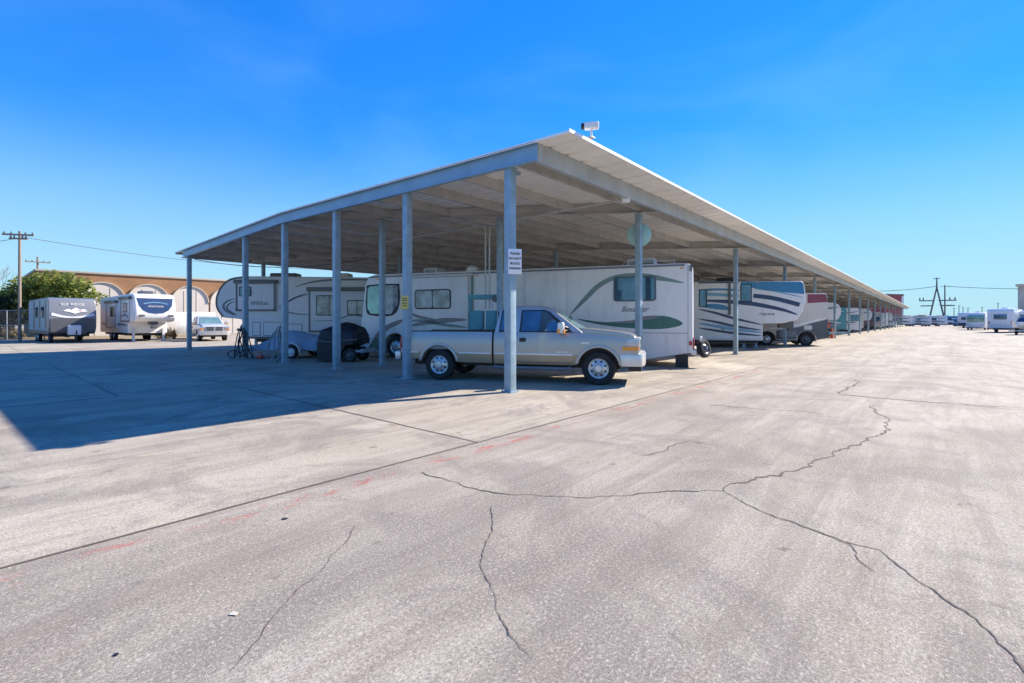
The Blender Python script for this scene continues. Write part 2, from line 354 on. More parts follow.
# ------------------------------------------------------------------ ground
def ground_material():
    m = bpy.data.materials.new('concrete_lot'); m.use_nodes = True; t = m.node_tree; L = t.links
    p = t.nodes['Principled BSDF']; p.inputs['Roughness'].default_value = .88; p.inputs['Specular IOR Level'].default_value = .25
    tc = t.nodes.new('ShaderNodeTexCoord'); sep = t.nodes.new('ShaderNodeSeparateXYZ'); L.new(tc.outputs['Object'], sep.inputs[0])
    def noise(scale, det=6, rough=.6, st=(1, 1, 1), dist=0.):
        mp = t.nodes.new('ShaderNodeMapping'); mp.inputs['Scale'].default_value = st; L.new(tc.outputs['Object'], mp.inputs[0])
        n = t.nodes.new('ShaderNodeTexNoise'); n.inputs['Scale'].default_value = scale; n.inputs['Detail'].default_value = det
        n.inputs['Roughness'].default_value = rough; n.inputs['Distortion'].default_value = dist
        L.new(mp.outputs[0], n.inputs['Vector']); return n.outputs['Fac']
    def math_(op, a, b=None, c=None):
        n = t.nodes.new('ShaderNodeMath'); n.operation = op
        for i, q in enumerate((a, b, c)):
            if q is None: continue
            if isinstance(q, (int, float)): n.inputs[i].default_value = q
            else: L.new(q, n.inputs[i])
        return n.outputs[0]
    def ramp(f, a, b, ca=(0, 0, 0), cb=(1, 1, 1)):
        r = t.nodes.new('ShaderNodeValToRGB'); r.color_ramp.elements[0].position = a; r.color_ramp.elements[1].position = b
        r.color_ramp.elements[0].color = ca + (1,); r.color_ramp.elements[1].color = cb + (1,); L.new(f, r.inputs[0]); return r.outputs[0]
    def mix(f, a, b, mode='MIX'):
        x = t.nodes.new('ShaderNodeMix'); x.data_type = 'RGBA'; x.blend_type = mode
        for k, q in (('Factor', f), ('A', a), ('B', b)):
            if isinstance(q, (int, float)): x.inputs[k].default_value = q
            elif isinstance(q, tuple): x.inputs[k].default_value = q + (1,)
            else: L.new(q, x.inputs[k])
        return x.outputs['Result']
    # slab by the roof (v > -2.62) is pale, the aisle is a worn grey
    edge = math_('GREATER_THAN', sep.outputs['Y'], -2.62)
    lo = mix(ramp(noise(.35, 8, .65), .40, .60), (.345, .30, .232), (.485, .432, .345))
    hi = mix(ramp(noise(.3, 8, .6), .40, .62), (.44, .382, .282), (.57, .505, .39))
    base = mix(edge, lo, hi)
    # grazing-view brightening painted in: colour turns paler towards the far end of the aisle
    far = math_('SMOOTH_MIN', math_('MAXIMUM', math_('MULTIPLY', math_('SUBTRACT', sep.outputs['X'], 4.), .06), 0.), 1., .2)
    base = mix(math_('MULTIPLY', far, .8), base, mix(ramp(noise(.6, 6, .6, (.3, 1, 1)), .3, .7), (.42, .375, .29), (.54, .49, .395)))
    # drive streaks along the aisle, and across by the roof
    st = ramp(noise(1.0, 8, .62, (.10, 1.1, 1), .6), .47, .62)
    base = mix(math_('MULTIPLY', st, .5), base, (.21, .172, .135))
    st2 = ramp(noise(2.4, 7, .62, (.12, 1.6, 1), .3), .50, .64)
    base = mix(math_('MULTIPLY', st2, .28), base, (.60, .53, .46))
    # blotches and stains
    base = mix(math_('MULTIPLY', ramp(noise(.55, 10, .7, (1, 1, 1), 1.2), .49, .60), .6), base, (.175, .148, .135))
    base = mix(math_('MULTIPLY', ramp(noise(7, 5, .6), .60, .68), .40), base, (.17, .155, .15))
    base = mix(math_('MULTIPLY', ramp(noise(1.7, 6, .6, (.5, 1.4, 1), .8), .55, .68), .40), base, (.33, .255, .19))
    # exposed aggregate
    ag = noise(62, 5, .9)
    base = mix(math_('MULTIPLY', ramp(ag, .49, .58), .66), base, (.085, .07, .056))
    base = mix(math_('MULTIPLY', ramp(noise(52, 5, .9), .53, .61), .75), base, (.74, .65, .54))
    base = mix(math_('MULTIPLY', ramp(noise(22, 5, .8), .50, .64), .40), base, (.15, .128, .115))
    base = mix(math_('MULTIPLY', ramp(noise(170, 3, .8), .50, .60), .45), base, (.11, .095, .08))
    base = mix(math_('MULTIPLY', ramp(noise(150, 3, .8), .54, .64), .45), base, (.68, .61, .52))
    # tyre tracks sweeping out of the bays
    st3 = ramp(noise(1.5, 6, .6, (.18, 1.6, 1), 1.6), .50, .58)
    base = mix(math_('MULTIPLY', st3, .26), base, (.19, .16, .13))
    base = mix(math_('MULTIPLY', ramp(noise(.22, 4, .55, (1, 1, 1), .8), .52, .64), .25), base, (.17, .145, .12))
    base = mix(math_('MULTIPLY', ramp(noise(3.1, 3, .5), .68, .74), .55), base, (.09, .075, .065))
    # worn red kerb-line paint beside the long joint
    dv = math_('ABSOLUTE', math_('ADD', sep.outputs['Y'], 2.84))
    band = ramp(dv, .06, .15, (1, 1, 1), (0, 0, 0))
    pn = ramp(noise(1.3, 9, .72, (1.6, 3.0, 1), .4), .525, .575)
    nearmask = ramp(math_('MULTIPLY', math_('ABSOLUTE', math_('SUBTRACT', sep.outputs['X'], 0.)), .05), .4, .55, (1, 1, 1), (0, 0, 0))
    red = math_('MULTIPLY', math_('MULTIPLY', band, pn), math_('MULTIPLY', nearmask, .7))
    base = mix(red, base, (.40, .11, .09))
    L.new(base, p.inputs['Base Color'])
    bp = t.nodes.new('ShaderNodeBump'); bp.inputs['Strength'].default_value = .55; bp.inputs['Distance'].default_value = .008
    L.new(ag, bp.inputs['Height']); L.new(bp.outputs[0], p.inputs['Normal'])
    return m
g = MB(); g.bm.faces.new([g.bm.verts.new(q) for q in ((-900, -1500, 0), (3500, -1500, 0), (3500, 1500, 0), (-900, 1500, 0))])
ground = g.build('ground', ground_material(), smooth=False); tag(ground, kind='structure')
ground.location = P0; ground.rotation_euler = (0, 0, RZ_U)

M['crack'] = pmat('crack_fill', (.115, .09, .075), .95, 0, .3, 8)
def crack(pts, wd, jit, name='pavement_crack', z=.004, step=.12):
    """thin dark crack lying on the ground, pts in world xy"""
    jl = [Vector((p.x, p.y)) for p in pts]
    f = min(.16, jit * 9)
    for _ in range(7):
        nl = [jl[0]]
        for a, b in zip(jl, jl[1:]):
            d = b - a
            if d.length > max(.03, step * .35):
                q = (a + b) / 2 + Vector((-d.y, d.x)) * random.uniform(-f, f) * min(1, .5 / max(d.length, .01)) ** .6
                nl.append(q)
            nl.append(b)
        jl = nl
    wf = 1.
    m = MB(); prev = None
    for i, p in enumerate(jl):
        a = jl[max(0, i - 1)]; b = jl[min(len(jl) - 1, i + 1)]; d = (b - a).normalized(); n = Vector((-d.y, d.x))
        wf = max(.5, min(1.3, wf + random.uniform(-.28, .28))); ww = wd * wf * .5 * (min(1, .55 + 6 * min(i, len(jl) - 1 - i) / len(jl)))
        A = m.bm.verts.new((p.x + n.x * ww, p.y + n.y * ww, z)); B = m.bm.verts.new((p.x - n.x * ww, p.y - n.y * ww, z))
        if prev: m.bm.faces.new((prev[0], prev[1], B, A))
        prev = (A, B)
    o = m.build(name, M['crack'], smooth=False); tag(o, kind='structure')
    return o
G = lambda *a: [gpix(*p) for p in a]
crack(G((421, 472), (455, 482), (504, 494), (560, 496.5), (615, 496), (667, 491), (724, 491)), .013, .012)
crack(G((724, 491), (744.5, 483), (781, 476), (812, 462), (843, 449), (868.5, 440), (886.6, 425.6), (881, 415), (874, 405)), .020, .03)
crack(G((724, 491), (755, 508), (801, 526), (832, 537), (879, 549.6), (905, 570), (951, 604), (992.5, 635), (1024, 671), (1060, 720)), .011, .012)
crack(G((1150, 419), (1024, 408.5), (951, 403), (884, 398.7), (843, 394.6)), .035, .02)
crack(G((843, 394.6), (845, 387), (855.6, 380)), .035, .06)
crack(G((492, 506), (493.4, 531.5), (483, 552), (485.7, 578), (496, 604), (509, 635), (533, 659)), .006, .008, step=.06)
crack(G((354, 526), (336, 552), (315, 578), (284, 604), (258, 640), (230, 671)), .0045, .010, step=.06)
crack(G((708, 405), (760, 409), (822, 414)), .02, .02)
crack(G((832, 537), (850, 545), (858, 560), (875, 572)), .006, .012)
crack(G((640, 455), (668, 449), (690, 441)), .012, .02)
crack([uv(-16, -2.62), uv(60, -2.62)], .026, .0012, 'pavement_joint')
crack([uv(-3.6, -2.62), uv(-3.6, 30)], .030, .0012, 'pavement_joint')
crack([uv(-5.75, 5.63), uv(-5.75, 34)], .030, .0012, 'pavement_joint')
crack([uv(-14, 5.66), uv(-5.75, 5.63)], .030, .0012, 'pavement_joint')
for u_ in (4.2, 15., 26., 40.): crack([uv(u_, -2.62), uv(u_ + .1, -30)], .022, .0012, 'pavement_joint')

# ------------------------------------------------------------------ carport
EAVE, RIDGE_V, W_V = 1.65, 10.98, 21.96
def zr(v): return 5.22 + .022 * (RIDGE_V + EAVE - abs(v - RIDGE_V))
carport = thing('carport', 'long open sided steel carport with shallow pitched metal roof over the parked campers', 'carport', P0, RZ_U)
# local x = u, local y = v
ULEN = 172.
def sheet():
    m = MB(); us = []; u = -.14
    while u < ULEN:
        us += [(u, 0), (u + .20, 0), (u + .215, .012), (u + .245, .012), (u + .26, 0), (u + .44, 0), (u + .455, .05), (u + .575, .05), (u + .59, 0)]; u += .6096
    vs = [-EAVE, RIDGE_V, W_V + EAVE]
    rows = []
    for th in (0., .006):
        rows.append([[m.bm.verts.new((x, v, zr(v) + h + th)) for v in vs] for x, h in us])
    for k in range(2):
        for i in range(len(us) - 1):
            for j in range(2):
                q = (rows[k][i][j], rows[k][i + 1][j], rows[k][i + 1][j + 1], rows[k][i][j + 1])
                m.bm.faces.new(q if k else q[::-1])
    for i in range(len(us) - 1):
        for j in (0, 2):
            q = (rows[0][i][j], rows[0][i + 1][j], rows[1][i + 1][j], rows[1][i][j]); m.bm.faces.new(q if j == 0 else q[::-1])
    return m.build('roof_sheet', M['sheet'], carport, smooth=False, recalc=False)
sheet()
def cchan(m, p, q, depth, fl, t=.012, z=None):
    """C channel from p=(u,v) to q, top under the roof sheet"""
    p, q = Vector(p), Vector(q); d = (q - p).normalized(); n = Vector((-d.y, d.x))
    n_ = max(1, int(abs(q.y - p.y) / 2)) if abs(p.y - RIDGE_V) < 1e9 else 1
    pts = [p, q]
    if (p.y - RIDGE_V) * (q.y - RIDGE_V) < 0:
        s = (RIDGE_V - p.y) / (q.y - p.y); pts = [p, p.lerp(q, s), q]
    prof = [(0, 0), (fl, 0), (fl, t), (t, t), (t, depth - t), (fl, depth - t), (fl, depth), (0, depth)]
    rings = []
    for P in pts:
        zt = zr(P.y) - .004
        rings.append([m.bm.verts.new((P.x + n.x * a, P.y + n.y * a, zt - depth + b)) for a, b in prof])
    for A, B in zip(rings, rings[1:]):
        for j in range(8): m.bm.faces.new((A[j], A[(j + 1) % 8], B[(j + 1) % 8], B[j]))
    m.bm.faces.new(rings[0][::-1]); m.bm.faces.new(rings[-1])
FD = .39
m = MB(); cchan(m, (-.05, -.80), (-.05, W_V + .8), FD, .12); m.build('gable_fascia', M['gable'], carport, smooth=False)
m = MB(); cchan(m, (-.03, -.80), (ULEN - .2, -.80), FD, .11); m.build('eave_fascia', M['fascia'], carport, smooth=False)
m = MB(); cchan(m, (ULEN - .2, W_V + .8), (-.03, W_V + .8), FD, .11); m.build('eave_fascia', M['fascia'], carport, smooth=False)
# drip trims on the sheet ends
m = MB()
for a, b in ((-EAVE, RIDGE_V), (RIDGE_V, W_V + EAVE)):
    m.hull8([(-.165, a, zr(a) - .03), (-.145, a, zr(a) - .03), (-.145, b, zr(b) - .03), (-.165, b, zr(b) - .03)],
            [(-.165, a, zr(a) + .022), (-.145, a, zr(a) + .022), (-.145, b, zr(b) + .022), (-.165, b, zr(b) + .022)])
m.build('gable_trim', M['sheet'], carport, smooth=False)
MBt = MB().box(-.165, ULEN, -EAVE - .022, -EAVE - .004, zr(-EAVE) - .012, zr(-EAVE) + .052); MBt.build('eave_trim', M['signw'], carport, smooth=False)
MB().box(-.165, ULEN, W_V + EAVE + .004, W_V + EAVE + .10, zr(-EAVE) - .10, zr(-EAVE) + .03).build('gutter', M['fascia'], carport, smooth=False)
# purlins along the roof
for k in range(0, 13):
    v = -.08 + 1.83 * k
    m = MB(); cchan(m, (.02, v), (ULEN - .3, v), .27, .08); m.build('purlin', M['purlin'], carport, smooth=False)
# skewed frames and posts
def frame_pt(k, v): return 6.1 + 9.76 * k - v * 6.1 / 10.98
def post(u, v, wd=.19, top=None, mat=None):
    zt = top if top else zr(v) - .37
    h = wd / 2
    p = MB().box(-h, h, -h, h, 0.02, zt).build('post', mat or M['steel'], carport, bevel=.012, seg=2, M4=Matrix.Translation((u, v, 0)))
    pl = MB().box(-h * 1.5, h * 1.5, -h * 1.5, h * 1.5, .003, .022)
    for a in (-1, 1):
        for b in (-1, 1): pl.lathe([(.012, .022), (.012, .05)], (a * h * 1.25, b * h * 1.25, 0), 'z', 6)
    pl.build('base_plate', M['steel'], p)
    MB().box(-h * 1.25, h * 1.25, -h * 1.25, h * 1.25, zt - .014, zt).build('cap_plate', M['steel'], p)
for i in (0, 1, 2, 3, 4): post(0., 3.66 * i)
post(0., W_V)
MB().box(.02, .30, -.06, .06, 4.80, 4.86).build('post_bracket', M['steel'], carport)
for k in range(17):
    u0 = frame_pt(k, 0)
    v1 = RIDGE_V if k == 0 else W_V + .7
    m = MB()
    a = Vector((u0 + .4, -.72)); b = Vector((frame_pt(k, v1), v1))
    m2 = MB(); cchan(m2, a, b, .33, .13, .014); m2.build('frame_beam', M['purlin'], carport, smooth=False)
    post(u0, 0., .175)
    if k == 0:
        post(frame_pt(0, 3.9), 3.9, .165); post(frame_pt(0, 7.6), 7.6, .165)
    else:
        if k < 8:
            for v in (7.32, 14.64): post(frame_pt(k, v), v, .165)
        if k < 12: post(frame_pt(k, W_V), W_V, .175)
# stiffener plates / laps on the purlins near the first frames
for k in range(0, 6):
    m = MB()
    v = -.08 + 1.83 * k; u = frame_pt(0, v)
    m.box(max(.1, u - .9), u + .9, v - .016, v - .004, zr(v) - .27, zr(v) - .02)
    m.build('lap_plate', M['purlin'], carport, smooth=False)
# ------------------------------------------------------------------ pickup builder (x forward, origin under the front axle)
def arch(cx, cz, r, x_from, x_to, n=12, z=None):
    """points of a wheel arch going from x_from side to x_to side"""
    a0 = math.acos(max(-1, min(1, (x_from - cx) / r))); out = []
    zb = z if z is not None else cz
    s0 = math.asin((zb - cz) / r)
    for i in range(n + 1):
        t = i / n
        a = (s0) + (math.pi - 2 * s0) * t
        x = cx + r * math.cos(a); out.append((x, cz + r * math.sin(a)))
    if x_from < x_to: out = out[::-1]
    return out
def sculpt(bm, half, tuck):
    """cut a prism at several heights and pull the sides in so that they curve"""
    for z in (.5, .62, .725, .9, 1.02, 1.12, 1.2):
        bmesh.ops.bisect_plane(bm, geom=bm.verts[:] + bm.edges[:] + bm.faces[:], plane_co=(0, 0, z), plane_no=(0, 0, 1))
    for v in bm.verts:
        v.co.y *= 1 - tuck(v.co.z)
    for f in bm.faces:
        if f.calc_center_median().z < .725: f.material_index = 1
def pickup(name, label, loc, rz, paint, group=None, detail=True):
    r = thing(name, label, 'pickup truck', loc, rz, group)
    WB = 4.15; H = 1.0
    tuck = lambda z: .05 * max(0, (z - .92) / .35) ** 2 + .045 * max(0, (.62 - z) / .2) ** 1.3
    # lower cab, fenders and nose
    prof = [(.90, .55), (.93, .72), (.93, .90), (.90, 1.0), (.83, 1.075), (.70, 1.13), (.5, 1.17), (0, 1.22), (-.45, 1.26), (-1.5, 1.27), (-2.64, 1.27), (-2.64, .47), (-.62, .47)]
    prof += arch(0, .41, .50, -1, 1, z=.5)
    mb = MB().prism(prof, -H, H); bmesh.ops.recalc_face_normals(mb.bm, faces=mb.bm.faces)
    bmesh.ops.triangulate(mb.bm, faces=[f for f in mb.bm.faces if len(f.verts) > 4])
    sculpt(mb.bm, H, tuck)
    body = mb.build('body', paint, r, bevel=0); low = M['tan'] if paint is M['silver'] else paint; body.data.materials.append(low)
    bmo = body.modifiers.new('b', 'BEVEL'); bmo.width = .035; bmo.segments = 3; bmo.angle_limit = R(50); bmo.limit_method = 'ANGLE'
    # bed
    bx0, bx1 = -5.24, -2.69
    prof = [(bx1, 1.27), (bx0, 1.27), (bx0 - .01, .9), (bx0 + .03, .55), (-4.62, .55)] + arch(-WB, .41, .50, -5, -3, z=.55) + [(-3.6, .48), (bx1, .48)]
    mb = MB().prism(prof, -H, H); bmesh.ops.recalc_face_normals(mb.bm, faces=mb.bm.faces)
    top = max(mb.bm.faces, key=lambda f: f.calc_center_median().z if abs(f.normal.z) > .9 else -1)
    bmesh.ops.inset_region(mb.bm, faces=[top], thickness=.09)
    for v in top.verts: v.co.z -= .46
    bmesh.ops.triangulate(mb.bm, faces=[f for f in mb.bm.faces if len(f.verts) > 4])
    sculpt(mb.bm, H, tuck)
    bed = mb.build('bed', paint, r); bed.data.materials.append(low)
    bmo = bed.modifiers.new('b', 'BEVEL'); bmo.width = .03; bmo.segments = 3; bmo.angle_limit = R(50); bmo.limit_method = 'ANGLE'
    MB().box(bx0 + .02, bx1 - .02, -H * .95 - .004, -H * .95 + .07, 1.272, 1.292).box(bx0 + .02, bx1 - .02, H * .95 - .07, H * .95 + .004, 1.272, 1.292).build('bed_rail_cap', M['black'], bed)
    # flares
    for cx in (0, -WB):
        for s in (-1, 1):
            m_ = MB(); o1 = arch(cx, .41, .57, -1, 1, 16, z=.5); o2 = arch(cx, .41, .495, 1, -1, 16, z=.5)
            if s < 0: m_.prism(o1 + o2, -H - .028, -H + .05)
            else: m_.prism(o1 + o2, H - .05, H + .028)
            m_.build('wheel_arch', paint, body if cx == 0 else bed, bevel=.018, seg=2, ang=50)
    # hood
    hp = [(.91, 1.04), (.90, 1.10), (.85, 1.175), (.74, 1.235), (.45, 1.29), (0, 1.335), (-.47, 1.37), (-.47, 1.10), (.6, 1.03)]
    MB().prism(hp, -.80, .80).build('hood', paint, r, bevel=.055, seg=3, ang=25)
    MB().box(-.52, -.42, -.74, .74, 1.30, 1.365).build('cowl', M['black'], r)
    # greenhouse
    b0, b1, t0, t1, zb, zt = -2.64, -.36, -2.54, -1.25, 1.25, 1.93
    yb, yt = .945, .76
    gh = MB(); N = 6
    secs = []
    for (x, z, y) in ((b0, zb, yb), (t0, 1.86, .79), (t0 + .1, zt, .74), (-2., zt + .012, .76), (t1 - .2, zt + .005, .76), (t1 + .05, 1.885, .775), (b1, zb, yb)): secs.append((x, z, y))
    A = [gh.bm.verts.new((x, -y, z)) for x, z, y in secs]; B = [gh.bm.verts.new((x, y, z)) for x, z, y in secs]; k = len(secs)
    gh.bm.faces.new(A); gh.bm.faces.new(B[::-1])
    for i in range(k): gh.bm.faces.new((A[i], B[i], B[(i + 1) % k], A[(i + 1) % k]))
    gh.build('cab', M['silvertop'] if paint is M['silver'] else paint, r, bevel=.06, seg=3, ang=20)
    yy = lambda z, off: -(yb - (z - zb) / (1.88 - zb) * (yb - .785)) - off
    def sidepane(poly, nm, mat, off, s, par):
        q = MB().prism([(x, z) for x, z in poly], 0, 1, fn=lambda c: Vector((c.x, s * (yy(c.z, off) + c.y * .03), c.z)))
        return q.build(nm, mat, par, smooth=False)
    for s in (1, -1):
        dpoly = [(-2.02, .60), (-2.02, 1.24), (-.66, 1.24), (-.66, .60)]
        ydoor = -H if s > 0 else H
        # door outline as narrow dark gaps
        dm = MB()
        for (xa, za, xb, zb2) in ((-2.03, .52, -2.018, 1.24), (-.672, .52, -.66, 1.22), (-2.03, .512, -.66, .524)):
            dm.box(xa, xb, s * (-H - .002), s * (-H + .06), za, zb2)
        for v in dm.bm.verts: v.co.y *= 1 - tuck(v.co.z)
        door = dm.build('door', M['black'], r, smooth=False)
        hd = MB().box(-1.96, -1.80, s * (-H - .022), s * (-H + .03), 1.03, 1.13).build('handle', M['black'], door, bevel=.015)
        f = sidepane([(-1.98, 1.275), (-1.94, 1.83), (-1.36, 1.83), (-1.22, 1.78), (-.62, 1.275)], 'side_window', M['black'], .008, s, r)
        sidepane([(-1.93, 1.30), (-1.90, 1.80), (-1.37, 1.80), (-1.25, 1.75), (-.82, 1.30)], 'pane', M['glass'], .014, s, f)
        f = sidepane([(-2.52, 1.275), (-2.46, 1.83), (-2.10, 1.83), (-2.12, 1.275)], 'rear_quarter_window', M['black'], .008, s, r)
        sidepane([(-2.48, 1.31), (-2.43, 1.80), (-2.14, 1.80), (-2.16, 1.31)], 'pane', M['glass'], .014, s, f)
        MB().box(-.42, -.22, s * (-H - .012), s * (-H + .03), 1.0, 1.04).build('badge', M['alu'], r)
        MB().box(-1.02, -.74, s * (-H - .008), s * (-H + .03), .775, .80).build('door_badge', M['alu'], r)
        # moulding
        mo = MB().box(-2.60, -.62, s * (-H - .016), s * (-H + .02), .70, .745)
        mo.build('side_moulding', M['alu'], r, bevel=.008)
        for xa, xb in ((bx0 + .05, -4.74), (-3.58, bx1 - .03)): MB().box(xa, xb, s * (-H - .016), s * (-H + .02), .70, .745).build('side_moulding', M['alu'], bed, bevel=.008)
        MB().tube([(-.68, s * -1.0, .40), (-.75, s * -1.06, .385), (-2.5, s * -1.06, .385), (-2.6, s * -1.0, .40)], .04, 10).build('running_board', M['pewter'], r)
        # mirror
        mi = MB().box(-.95, -.80, s * -1.30, s * -1.05, 1.24, 1.52).build('mirror', M['chrome'], r, bevel=.05, seg=3)
        MB().box(-.80, -.785, s * -1.27, s * -1.08, 1.25, 1.34).build('signal_lens', M['amber'], mi)
        MB().box(-.955, -.88, s * -1.305, s * -1.2, 1.25, 1.36).build('signal_lens', M['amber'], mi, bevel=.01)
        MB().tube([(-.85, s * -1.08, 1.32), (-.72, s * -.94, 1.31)], .022, 6).tube([(-.85, s * -1.08, 1.42), (-.72, s * -.90, 1.38)], .018, 6).build('mirror_arm', M['black'], mi)
        # lights
        hl = MB().box(.66, .950, s * -1.004, s * -.60, .955, 1.12)
        hl.build('headlight', M['lamp'], r, bevel=.03, seg=2)
        MB().box(.56, .945, s * -1.010, s * -.72, .845, .95).build('turn_signal', M['amber'], r, bevel=.02)
        MB().box(bx0 - .02, bx0 + .10, s * -1.008, s * -.86, .82, 1.14).build('tail_light', M['redlens'], r, bevel=.015)
        wheel(r, 0, s * -.985, -s, .405, .27, M['chrome']); wheel(r, -WB, s * -.985, -s, .405, .27, M['chrome'])
    # windscreen, rear glass
    ws = MB(); n_ = Vector((.74, 0, .67)).normalized()
    p1 = Vector((b1, 0, zb)); p2 = Vector((t1 + .05, 0, 1.885)); d = (p2 - p1)
    nrm = Vector((d.z, 0, -d.x)); nrm.normalize(); nrm = nrm if nrm.x > 0 else -nrm
    q0, q1 = p1 + d * .12 + nrm * .012, p1 + d * .93 + nrm * .012
    vv = [(q0.x, -.80, q0.z), (q0.x, .80, q0.z), (q1.x, .68, q1.z), (q1.x, -.68, q1.z)]
    A = [ws.bm.verts.new(Vector(c) - nrm * .03) for c in vv]; B = [ws.bm.verts.new(c) for c in vv]
    ws.bm.faces.new(A[::-1]); ws.bm.faces.new(B)
    for i in range(4): ws.bm.faces.new((A[i], A[(i + 1) % 4], B[(i + 1) % 4], B[i]))
    ws.build('windscreen', M['glass_green'], r, smooth=False)
    MB().box(b0 - .0, b0 + .03, -.7, .7, 1.36, 1.80).build('rear_window', M['glass'], r)
    # front end
    MB().box(.86, .97, -.60, .60, .78, 1.13).build('grille_shell', M['chrome'], r, bevel=.03)
    gr = MB()
    for i in range(2):
        for j in (-1, 1): gr.box(.955, .978, j * .05 if j > 0 else -.54, .54 if j > 0 else -.05, .82 + .15 * i, .93 + .15 * i)
    gr.build('grille', M['black'], r)
    fb = smoothpoly([(.98, -1.0), (1.06, -.8), (1.10, 0), (1.06, .8), (.98, 1.0)], False, 4)
    MB().prism(fb + [(.55, 1.01), (.50, 1.0), (.50, -1.0), (.55, -1.01)], .47, .76, ax='z').build('front_bumper', M['chrome'], r, bevel=.03, ang=50)
    MB().box(.7, 1.0, -.8, .8, .34, .47).build('air_dam', M['black'], r, bevel=.02)
    MB().box(bx0 - .20, bx0 - .03, -.98, .98, .52, .74).build('rear_bumper', M['chrome'], r, bevel=.03)
    # running gear
    MB().box(-5.1, .5, -.45, .45, .36, .50).tube([(0, -.8, .42), (0, .8, .42)], .07).tube([(-WB, -.8, .42), (-WB, .8, .42)], .08).build('chassis', M['black'], r)
    for cx in (0, -WB): MB().box(cx - .5, cx + .5, -.72, .72, .5, .95).build('wheel_housing', M['black'], r, smooth=False)
    return r
fr = Vector((2.075, 11.7, 0)); fd = Vector((.9647, -.265, 0)).normalized(); fn = Vector((-fd.y, fd.x, 0))
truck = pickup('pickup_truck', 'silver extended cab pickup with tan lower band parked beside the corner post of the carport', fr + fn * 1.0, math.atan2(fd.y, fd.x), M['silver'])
pickup('pickup_truck', 'pale grey pickup facing the lot beside the low white box trailer', (-23.4, 38.0, 0), math.atan2(-.74, .67), M['truckwhite'])

# ------------------------------------------------------------------ large motorhome
def frame_of(O, d):
    d = Vector((d[0], d[1], 0)).normalized(); return (O[0], O[1], 0), math.atan2(d.y, d.x)
loc, rz = frame_of((5.98, 16.1), (-.934, .358))
# wheel arches in the lower edge
def rv_profile(top, bottom_arches):
    return top
coach = thing('motorhome', 'cream class A motorhome with green swooshes behind the silver pickup', 'motorhome', loc, rz)
WC = 2.55
prof = [(0.0, .50), (0, 3.30), (.10, 3.45), (.3, 3.48), (12.6, 3.52), (12.95, 3.42), (13.12, 3.1), (13.25, 2.0), (13.4, .9), (13.36, .25), (12.2, .22)]
prof += arch(11.62, .46, .58, 12.3, 11., z=.24) + [(10.9, .20), (5.3, .20)] + arch(4.6, .46, .58, 5.3, 4., z=.24) + [(3.9, .18), (1.75, .18), (.15, .48)]
MB().prism(prof, -WC, 0).build('body', M['cream'], coach, bevel=.09, seg=4, ang=35)
S = Side(coach, 0, 1)
# lower painted band, slide-out, roof trims
MB().box(8.22, 10.95, -.05, .09, 1.16, 3.30).build('slide_out', M['cream'], coach, bevel=.02)
S2 = Side(coach, .09, 1)
S2.window(10.60, 2.03, 8.95, 2.82, M['glass_blind'], .13, .5)
S2.stripe([(8.25, 1.60), (9.1, 1.58), (9.9, 1.50), (10.93, 1.34)], .10, M['taupe'])
S2.stripe([(8.25, 1.30), (9.2, 1.40), (10.2, 1.56), (10.93, 1.55)], .07, M['sage'])
S2.stripe([(9.7, 1.62), (10.4, 1.72), (10.9, 1.9)], .06, M['taupe'])
MB().box(8.0, 11.1, -.02, .14, 3.31, 3.40).build('slide_awning', M['palegrey'], coach, bevel=.03)
MB().box(.25, 12.9, -.01, .05, 3.385, 3.44).build('roof_rail', M['pewter'], coach, bevel=.01)
MB().box(8.02, 8.10, -.01, .07, .9, 3.38).build('slide_seal', M['sage'], coach)
f = S.plate('cab_window', smoothpoly([(11.40, 2.25), (11.40, 3.0), (11.55, 3.10), (12.9, 3.08), (13.03, 2.95), (13.06, 2.1), (12.85, 1.80), (11.75, 1.78)], n=3), M['black'], .02)
S.plate('pane', [(11.47, 2.25), (11.47, 2.98), (11.6, 3.04), (12.15, 3.04), (12.15, 1.84), (11.8, 1.84)], M['glass_blind'], .026, .01, f)
S.plate('pane', [(12.21, 1.84), (12.21, 3.04), (12.86, 3.02), (12.97, 2.92), (12.99, 2.1), (12.82, 1.86)], M['glass_green'], .026, .01, f)
MB().box(13.0, 13.22, -WC + .2, -.2, 1.85, 3.05).build('windscreen', M['glass_green'], coach, bevel=.05)
S.plate('stripe', smoothpoly([(12.97, .3), (12.60, .95), (12.1, 1.35), (11.3, 1.62), (11.3, 1.48), (12.0, 1.15), (12.35, .7), (12.42, .3)], n=4), M['taupe'], .006)
S.plate('stripe', [(13.0, .30), (12.62, .82), (12.44, .88), (12.44, .30)], M['green'], .009)
S.window(2.60, 2.23, 1.17, 3.09, M['glass'], .10, .43, frame=M['darkgrey'])
S.plate('stripe', smoothpoly([(4.2, 1.73), (3.68, 2.37), (3.22, 2.83), (2.62, 3.13), (1.87, 3.20), (1.14, 3.10), (.25, 2.81), (1.14, 2.93), (1.87, 3.05), (2.52, 3.0), (3.07, 2.73), (3.5, 2.33)], n=4), M['sage'], .006)
S.plate('stripe', smoothpoly([(3.94, 1.64), (2.95, 1.51), (2.0, 1.57), (1.5, 1.72), (.78, 1.70), (.31, 1.45), (1.01, 1.28), (2.24, 1.32), (3.29, 1.46)], n=4), M['green'], .006)
S.plate('stripe', smoothpoly([(3.0, 1.50), (2.0, 1.57), (1.5, 1.72), (1.0, 1.71), (1.6, 1.56), (2.1, 1.48)], n=3), M['taupe'], .009)
S.text('Bounder', 1.88, 1.95, .26, M['taupe'], shear=.35)
S.plate('seam', [(.16, 1.135), (8.0, 1.135), (8.0, 1.155), (.16, 1.155)], M['taupe'], .005)
